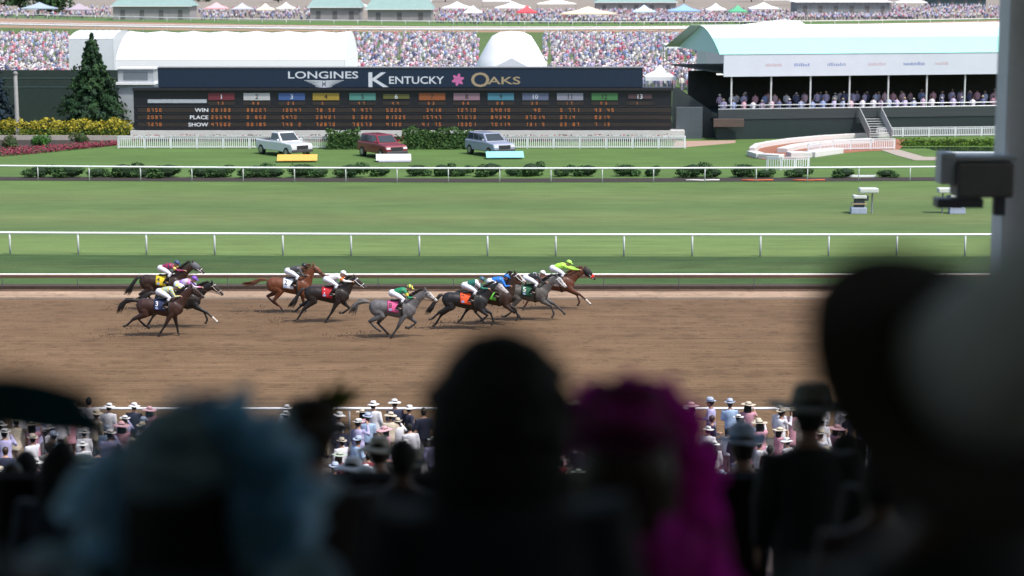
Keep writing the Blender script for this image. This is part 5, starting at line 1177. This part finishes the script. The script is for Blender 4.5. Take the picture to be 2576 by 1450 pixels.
# 3. woman in magenta
MAG = glowcloth('magenta', (.62, .025, .42), .45); MAGD = glowcloth('dark_magenta', (.2, .012, .11), .35)
D = 4.2; p = AT(1575, 912, D); fz = floor_z(D); root = empty('person', (p.x, D, fz), R(10), 'person in magenta hat and magenta wrap, right of the dark haired man', 'spectator')
z = (p.z - .02 - fz) / 1.80; hc = figure(root, z, shirt=MAG, lower=MAG, dress=True, hair=HAIRBR, longhair=True, voxel=.018)
h = hat(root, hc + Vector((0, -.02, .05)), 'sun', MAGD, .14, MAG, (R(-14), R(6)))
mb = MB(); mb.sm = True; mb.ball(hc + Vector((0, -.02, .04)), .112, 18, 12, (1.05, 1.0, .9)); mb.build('cap', MAGD, h, voxel=.012, smooth=2)
rs = random.Random(19)
halo('ruffle', MAG, h, hc + Vector((.0, 0, .0)), [(-74, .40), (-60, .38), (-45, .325), (-25, .255), (0, .205), (25, .185), (50, .175), (70, .16), (100, .15), (125, .165), (150, .16), (180, .14), (200, .13)], .09, 3, rs, .009)
mb = MB(); mb.sm = True
for k in range(12):
    a = R(rs.uniform(25, 95)); c = hc + Vector((.01, -.04, .06)); d = Vector((math.cos(a), -.15, math.sin(a))); L = rs.uniform(.07, .11); s_ = Vector((-d.z, 0, d.x)); vs = []
    for i in range(7): t = i / 6; w2 = .034 * math.sin(math.pi * (t * .9 + .05)); vs += [c + d * L * t + s_ * w2 + Vector((0, 0, .02 * math.sin(3 * t))), c + d * L * t - s_ * w2 + Vector((0, -.01, 0))]
    mb.add(vs, [(2 * i, 2 * i + 1, 2 * i + 3, 2 * i + 2) for i in range(6)])
mb.build('petals', glowcloth('bright_magenta', (.66, .06, .52), .55), h)
mb = MB(); mb.sm = True; vs = []; n = 26; m_ = 12     # cloth hanging from the shoulder
for i in range(m_):
    t = i / (m_ - 1)
    for k in range(n):
        u = k / (n - 1); x = .05 + .27 * u * (.7 + .4 * t); vs.append(Vector((x, -.13 - .04 * math.sin(u * 9 + t * 2) - .04 * (1 - abs(2 * u - 1)), 1.50 * z - .8 * t - .2 * abs(u - .1) ** 1.3)))
mb.add(vs, [(i * n + k, i * n + k + 1, (i + 1) * n + k + 1, (i + 1) * n + k) for i in range(m_ - 1) for k in range(n - 1)]); mb.build('wrap', MAG, root)
# 4. man in a grey wide-brimmed hat, right edge, closest of all
D = 2.55; p = AT(2412, 905, D); fz = floor_z(D); zt = AT(2500, 430, D).z; root = empty('person', (p.x, D, fz), R(24), 'person in a big grey hat with upturned brim darkened for shade, filling the right edge', 'spectator')
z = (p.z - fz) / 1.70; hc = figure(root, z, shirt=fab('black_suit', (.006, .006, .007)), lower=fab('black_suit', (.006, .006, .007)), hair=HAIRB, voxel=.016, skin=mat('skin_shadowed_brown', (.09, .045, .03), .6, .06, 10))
FELT = fab('grey_felt', (.5, .49, .47), .9); BRIM_SHADE = fab('felt_shade', (.02, .014, .012), .9)  # brim felt gets its shade through a near-black colour
Rm = Matrix.Rotation(R(-24), 3, 'Z') @ Matrix.Rotation(R(16), 3, 'Y') @ Matrix.Rotation(R(34), 3, 'X'); c0 = hc + Vector((0, -.05, .045)); Q = lambda v: c0 + Rm @ v
mb = MB(); mb.sm = True; prof = [(0, 1.0), (.25, .98), (.6, .9), (.85, .78), (1.0, .56), (.93, .22)]
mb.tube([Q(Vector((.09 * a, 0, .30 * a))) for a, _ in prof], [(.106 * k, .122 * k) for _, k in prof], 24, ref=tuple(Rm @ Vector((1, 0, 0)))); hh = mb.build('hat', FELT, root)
mb = MB(); mb.sm = True; n = 36; vs = []
for i in range(9):
    t = i / 8; rr = .09 + .14 * t
    for k in range(n): a = 2 * math.pi * k / n; vs.append(Q(Vector((rr * math.cos(a), rr * 1.12 * math.sin(a), .03 * t * t * abs(math.cos(a)) ** 1.3 - .02 * t * t * abs(math.sin(a)) + .004))))
mb.add(vs, [(i * n + k, i * n + (k + 1) % n, (i + 1) * n + (k + 1) % n, (i + 1) * n + k) for i in range(8) for k in range(n)]); o = mb.build('brim', BRIM_SHADE, hh); q = o.modifiers.new('s', 'SOLIDIFY'); q.thickness = .006
# 5. man in a dark grey fedora further down
D = 9.5; p = AT(2040, 952, D); fz = floor_z(D); root = empty('person', (p.x, D, fz), 0, 'person in a dark grey pinched hat and black coat on the lower terrace', 'spectator')
z = (p.z - .045 - fz) / 1.765; hc = figure(root, z, shirt=fab('black_coat', (.007, .007, .008)), lower=fab('black_coat', (.007, .007, .008)), hair=HAIRB, voxel=.02, skin=SKIN_D)
hat(root, hc + Vector((0, 0, .035)), 'fedora', fab('dark_felt', (.2, .195, .17)), .215, LEATHER, (R(-6), 0))
# 6. hat with dark teal feathers at the left edge
D = 3.1; p = AT(-200, 925, D); fz = floor_z(D); root = empty('person', (p.x, D, fz), R(-10), 'person mostly outside the left edge in a hat with long dark teal feathers', 'spectator')
z = (p.z - fz) / 1.765; hc = figure(root, z, shirt=fab('teal_coat', (.012, .03, .04)), lower=fab('teal_coat', (.012, .03, .04)), dress=True, hair=HAIRB, longhair=True, voxel=.02)
h = hat(root, hc + Vector((0, 0, .05)), 'sun', fab('teal_felt', (.006, .02, .024)), .11, None, (R(-6), R(6)))
TEALF = glowcloth('teal_feather', (.015, .10, .13), .4); rs = random.Random(31)
for k in range(9):
    mb = MB(); mb.sm = True; c = hc + Vector((.0, -.02, .09)); L = rs.uniform(.24, .42); a = R(rs.uniform(-10, 14)); d = Vector((math.cos(a), -.1, math.sin(a) * .6)); pts = []
    for i in range(8): t = i / 7; pts.append(c + d * L * t + Vector((0, 0, -.03 * t * t)))
    mb.tube(pts, [(.002, .006 + .026 * math.sin(math.pi * min(1, t_ / 7 + .05)) ** .8) for t_ in range(8)], 8, ref=(0, 1, 0)); mb.build('feather', TEALF, h)
# further dark-clad people on the front rows of the upper tier
for px, py, D, col, lab in ((150, 1168, 8.6, (.012, .018, .035), 'bareheaded person in dark navy before the parapet, lower left'), (2255, 1062, 8.2, (.012, .010, .011), 'bareheaded person in black before the parapet, between dark grey hat and big hat'), (2120, 1120, 10.6, (.01, .01, .012), 'bareheaded person in black close behind the man in the dark grey hat'), (1010, 1190, 9.6, (.012, .014, .026), 'bareheaded person in navy before the parapet, left of the dark haired man'), (2215, 1215, 6.5, (.03, .012, .012), 'bareheaded person in dark maroon low in front, under the big hat')):
    p = AT(px, py, D); fz = floor_z(D); root = empty('person', (p.x, D, fz), R(rnd.uniform(-15, 15)), lab, 'spectator'); nm = 'coat_%d' % px
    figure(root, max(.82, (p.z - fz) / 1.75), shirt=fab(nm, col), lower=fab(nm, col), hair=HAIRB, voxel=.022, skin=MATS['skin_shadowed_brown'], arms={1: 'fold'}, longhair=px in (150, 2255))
# 7. brown hat with olive plume between the blue hat and the dark haired man
D = 6.4; p = AT(782, 978, D); fz = floor_z(D); root = empty('person', (p.x, D, fz), R(5), 'person in a dark brown hat with olive green plume, beyond the blue hat', 'spectator')
z = (p.z - .02 - fz) / 1.78; hc = figure(root, z, shirt=fab('brown_coat', (.02, .014, .012)), lower=fab('brown_coat', (.02, .014, .012)), hair=HAIRBR, voxel=.02)
h = hat(root, hc + Vector((0, 0, .04)), 'sun', fab('brown_felt', (.022, .013, .009)), .15, None, (R(-8), R(-4)))
mb = MB(); mb.sm = True; rs = random.Random(8)
for k in range(40): c = hc + Vector((.06, 0, .06)); a = R(rs.uniform(45, 115)); d = Vector((math.cos(a), rs.uniform(-.2, .2), math.sin(a))); L = rs.uniform(.06, .15); mb.tube([c, c + d * L * .6, c + d * L + Vector((.02, 0, -.015))], [.006, .012, .003], 6)
mb.build('plume', glowcloth('olive_plume', (.26, .3, .07), .5), h)
flush()

# spectators on the lower terrace and by the rail: prototypes, then copies
SHIRTS = [('white', (.62, .62, .68)), ('pale blue', (.3, .42, .62)), ('lavender', (.4, .38, .62)), ('cream', (.55, .48, .38)), ('dark red', (.13, .01, .02)), ('navy', (.015, .02, .05)), ('pink', (.5, .25, .32)), ('black', (.012, .012, .013)), ('grey', (.17, .17, .18)), ('sky blue', (.12, .35, .58))]
HATS = [('white', (.66, .66, .67)), ('cream', (.55, .48, .38)), ('pale green', (.38, .43, .36)), ('blue', (.38, .45, .6)), (None, None), ('pink', (.55, .32, .36))]
PANTS = [fab('tan', (.28, .22, .16)), fab('navy_pants', (.02, .025, .05)), fab('grey_pants', (.1, .1, .11))]
combos = [(0, 0), (1, 3), (2, 0), (3, 1), (4, 4), (5, 4), (6, 5), (7, 1), (8, 4), (9, 4), (0, 1), (4, 2), (0, 4), (2, 3), (6, 1), (5, 0)]
PROT = []
for i, (si, hi) in enumerate(combos):
    root = empty('person', (0, 0, -50), 0); sn, sc_ = SHIRTS[si]; hn, hc_ = HATS[hi]; dress = i in (6, 11, 14)
    arms = [{}, {1: 'fold', -1: 'fold'}, {1: 'photo', -1: 'down'}, {1: 'down', -1: 'fold'}][i % 4] if i != 9 else {1: 'up', -1: 'down'}
    hcx = figure(root, 1.0 if not dress else .95, shirt=fab('crowd_' + sn.replace(' ', '_'), sc_), lower=(PANTS[i % 3] if not dress else fab('crowd_' + sn.replace(' ', '_'), sc_)), dress=dress, hair=[HAIRB, HAIRBR][i % 2], longhair=dress, voxel=.03, fingers=True, arms=arms, skin=[SKIN, SKIN_D][i % 3 == 1])
    if hn: hat(root, hcx + Vector((0, 0, .045)), ['sun', 'fedora', 'boater'][i % 3], fab('hat_' + hn.replace(' ', '_'), hc_), [.2, .17, .18][i % 3] + (.05 if dress else 0), [None, DEEPB, LEATHER][i % 3], (R(-5), 0))
    root['label'] = 'x'; root['category'] = 'spectator'; PROT.append((root, sn, hn, dress))
flush()
rs = random.Random(77); used = set(); cnt = 0
for px, py, d, i, lab in [(1872, 1060, 14.3, 13, 'person in blue wide hat just below the parapet, right of the magenta hat'), (952, 1088, 18.5, 3, 'person in cream clothes below the parapet, beside the dark haired man'), (884, 1078, 22, 0, 'person in white top and white hat below the parapet, near the olive plume'),
        (922, 1165, 15.2, 2, 'person in lavender below the parapet, left of the dark haired man'), (1030, 1125, 16.5, 7, 'person in black just below the parapet, touching the dark haired man'), (62, 1112, 17, 4, 'bareheaded person in dark red below the parapet, far left'), (205, 1106, 19, 11, 'person in dark red and pale green hat below the parapet, far left'),
        (300, 1125, 15.5, 15, 'person in navy and white hat below the parapet, beside the blue hat'), (25, 1165, 14.4, 9, 'person in sky blue top below the parapet, left edge'), (1785, 1112, 17.5, 5, 'bareheaded person in navy below the parapet, behind the magenta wrap'), (2150, 1085, 16.5, 8, 'bareheaded person in grey below the parapet, right of the dark grey hat'), (2235, 1120, 15, 7, 'person in black below the parapet, under the big hat')]:
    o = PROT[i][0] if i not in used else copy_tree(PROT[i][0]); used.add(i); fz = floor_z(math.floor((d + 7) / STEP) * STEP - 7 + STEP / 2)
    q = AT(px, py, d); o.location = (q.x, d, fz); k = min(1.12, max(.85, (q.z - fz) / (1.75 if PROT[i][2] is None else 1.80))); o.scale = (k, k, k); o.rotation_euler = (0, 0, R(rs.uniform(-20, 20)))
    tag(o, lab, 'spectator', 'spectators just below the parapet')
ZONES = [(-60, 400), (720, 1085), (1725, 2400), (1395, 1560)]
for Y, sp, kindz in [(58.6, .6, 'close to the outer rail'), (57.3, .62, 'close to the outer rail'), (55.9, .62, 'on the paved apron'), (54.4, .64, 'on the paved apron'), (52.8, .66, 'on the paved apron'), (51.1, .7, 'behind the apron crowd')]:
    for zi, (a, b) in enumerate(ZONES):
        x = AT(a, 1050, Y).x; x1 = AT(b, 1050, Y).x
        while x < x1:
            X = x + rs.uniform(-.15, .15); x += sp * rs.uniform(.8, 1.3)
            if abs(X - (ax + (Y - 16) * .11)) < .75 and Y < 48: continue
            if Y < 30 and rs.random() < .35: continue
            i = rs.choice([0, 1, 2, 3, 5, 6, 10, 12, 13, 14, 15, 0, 10]) if Y > 53 else rs.choice([4, 5, 7, 11, 15, 8, 3, 4, 11, 5, 13])  # nearer rows: dark clothes that also stand in for shade
            if zi == 0 and Y in (51.1, 49.2, 45.4) and rs.random() < .5: i = rs.choice([4, 11])
            pr, sn, hn, dr = PROT[i]
            if i not in used: o = pr; used.add(i)
            else: o = copy_tree(pr)
            fz = floor_z(math.floor((Y + 7) / STEP) * STEP - 7 + STEP / 2) if Y < 47 else .02
            o.location = (X, Y, fz); o.rotation_euler = (R(rs.uniform(-3, 3)), R(rs.uniform(-4, 4)), R(rs.choice([-1, 1]) * rs.random() ** 2 * 75)); s = rs.uniform(.85, 1.07); o.scale = (s, s, s)
            side = ('far left', 'middle', 'right side', 'centre')[zi]
            tag(o, 'person in %s %s%s %s, %s' % (sn, 'dress' if dr else 'top', ' and %s hat' % hn if hn else ', bareheaded', kindz, side), 'spectator', 'spectators %s, %s' % (kindz, side)); cnt += 1
for i, (pr, *_r) in enumerate(PROT):
    if i not in used and not pr.get('kept'):
        for c in pr.children_recursive: bpy.data.objects.remove(c)
        bpy.data.objects.remove(pr)


# small far-off people: one light mesh each
def mini(mb, x, y, z, h, shirt, pants, skin, hatc, rs):
    w_ = .2 * h / 1.7; mb.sm = False
    def ring(pts, cols, n=6):
        k = len(mb.v); vs = []; 
        for (zz, rx, ry), c in zip(pts, cols):
            for i in range(n):
                a = 6.283 * i / n; mb.v.append((x + rx * math.cos(a), y + ry * math.sin(a), z + zz)); mb.tint.append(c)
        for j in range(len(pts) - 1):
            for i in range(n): mb.f.append((k + j * n + i, k + j * n + (i + 1) % n, k + (j + 1) * n + (i + 1) % n, k + (j + 1) * n + i)); mb.mi.append(0); mb.smooth.append(True)
        mb.f.append(tuple(k + (len(pts) - 1) * n + i for i in range(n))); mb.mi.append(0); mb.smooth.append(True)
    s = h / 1.7
    ring([(0, .13 * s, .1 * s), (.8 * s, .17 * s, .12 * s), (.9 * s, .19 * s, .13 * s), (1.2 * s, .22 * s, .14 * s), (1.4 * s, .2 * s, .12 * s), (1.47 * s, .07 * s, .06 * s)], [pants, pants, shirt, shirt, shirt, shirt])
    for sg in (-1, 1):
        mb.tc = shirt; k = len(mb.v); mb.tube([(x + sg * .2 * s, y, z + 1.38 * s), (x + sg * .27 * s, y - .03, z + 1.1 * s), (x + sg * .22 * s, y - .12, z + .9 * s)], [.055 * s, .05 * s, .035 * s], 5)
    ring([(1.46 * s, .06 * s, .06 * s), (1.53 * s, .085 * s, .095 * s), (1.62 * s, .09 * s, .1 * s), (1.7 * s, .06 * s, .07 * s)], [skin, skin, hatc if hatc else (.03, .02, .015), hatc if hatc else (.03, .02, .015)])
    if hatc: ring([(1.615 * s, .09 * s, .1 * s), (1.61 * s, .2 * s, .21 * s), (1.63 * s, .1 * s, .1 * s)], [hatc] * 3, 8)
PAL = [('white', (.66, .65, .72)), ('white', (.7, .69, .75)), ('lilac', (.52, .46, .68)), ('pale blue', (.46, .52, .72)), ('pink', (.64, .44, .52)), ('navy', (.12, .13, .24)), ('red', (.5, .14, .2)), ('white', (.68, .67, .7)), ('rose', (.6, .34, .42)), ('grey', (.3, .29, .33)), ('blue', (.25, .32, .56)), ('cream', (.64, .58, .54)), ('mauve', (.48, .36, .5))]  # clothes colours, paled to stand in for distance haze
MINI = {}
rsm = random.Random(123)
def mini_proto(i):
    if i not in MINI:
        mb = MB(); n, c = PAL[i % len(PAL)]; hatc = [None, (.62, .6, .58), None, (.5, .42, .3)][i % 4]
        mini(mb, 0, 0, 0, 1.72, c, rsm.choice([(.05, .06, .1), (.3, .26, .2), (.08, .08, .09), (.4, .4, .42)]), (.4, .24, .18), hatc, rsm); me = mb.build('person', CLOTHC, tint=True); bpy.data.objects.remove(me) if 0 else None
        MINI[i] = [me, n, hatc, False]
    e = MINI[i]
    if not e[3]: e[3] = True; return e[0], e
    o = e[0].copy(); COL.objects.link(o); return o, e
def mini_at(i, loc, rz, s, where, group):
    o, e = mini_proto(i); o.location = loc; o.rotation_euler = (0, 0, rz); o.scale = (s, s, s)
    tag(o, 'tiny person in %s%s %s' % (e[1], ' and pale hat' if e[2] else ', bareheaded,', where), 'spectator', group)
# balcony of the chalet
for row, yy_, zz in ((0, .75, 1.76), (1, 2.9, 2.16), (2, 4.2, 2.16)):
    x = .9 + row * .3
    while x < CL - 1:
        if rsm.random() < (.9 if row < 2 else .6):
            P = chalet.location + chx * x + chn * yy_ + Vector((0, 0, zz)); mini_at(rsm.choice([0, 2, 3, 4, 2, 10, 8, 12, 5, 3]) + 13 * rsm.randrange(3), P, R(180) + crz + rsm.uniform(-.5, .5), rsm.uniform(.94, 1.05), 'on the balcony of the mint-roofed chalet', 'spectators on the chalet balcony')
        x += rsm.uniform(.7, 1.15)
# infield crowd behind the tote board: the nearest as people, the rest as one mass
def occupied(x, y):
    px = 1288 + x / (y * math.cos(PITCH) + CAM_Z * math.sin(PITCH)) * F
    return px
n_ind = 0; crowd = MB()
TENTPX = [(292, 868), (1190, 1388)]
def crowd_ok(px, y): return (-40 < px < 172) or (862 < px < 1196) or (1376 < px < 1790)
y = 246.0
while y < 452:
    for (a_, b_) in ((-60, 175), (858, 1200), (1372, 1800)):
        x, x1 = AT(a_, 130, y).x, AT(b_, 130, y).x
        while x < x1:
            X = x + rsm.uniform(-.3, .3); yy_ = y + rsm.uniform(-.5, .5)
            if rsm.random() < .98 - .75 * max(0, math.sin(X * .13 + 2 * math.sin(yy_ * .05)) * math.sin(yy_ * .11 + X * .05) - .25):
                i = rsm.randrange(39)
                if y < 253 and n_ind < 30:
                    mini_at(i, (X, yy_, 0), R(180) + rsm.uniform(-1.2, 1.2), rsm.uniform(.93, 1.06), 'in the infield crowd behind the tote board', 'front of the infield crowd'); n_ind += 1
                else:
                    c = PAL[rsm.randrange(len(PAL))][1]; k = rsm.uniform(.75, 1.15); mini(crowd, X, yy_, 0, rsm.uniform(1.58, 1.85), tuple(min(.8, v * k * 1.1) for v in c), (.3, .27, .34), (.4, .24, .18), rsm.choice([None, None, (.62, .6, .58), (.5, .44, .34)]), rsm)
            x += rsm.uniform(.8, 1.5) * (1 if y < 300 else 1.5)
    y += 2.0 if y < 300 else 3.2
o = crowd.build('infield_crowd', CLOTHC, tint=True); tag(o, 'dense far-off crowd in clothes paled for haze, filling the infield', 'crowd', kind='stuff')
far = MB()
for (a_, b_, py0, py1, n) in ((1090, 1990, 62, 30, 1100), (2230, 2560, 50, 18, 420), (500, 800, 52, 25, 260), (0, 280, 48, 20, 200), (1480, 1900, 60, 45, 300), (1990, 2300, 52, 42, 220)):
    for k in range(n):
        P = G(rsm.uniform(a_, b_), rsm.uniform(py1, py0)); c = PAL[rsm.randrange(len(PAL))][1]; mini(far, P.x, P.y, 0, rsm.uniform(1.6, 1.9), c, (.1, .1, .13), (.4, .24, .18), rsm.choice([None, (.62, .6, .58)]), rsm)
o = far.build('far_crowd', CLOTHC, tint=True); tag(o, 'scattered distant crowd among canopies beyond the far-side track', 'crowd', kind='stuff')
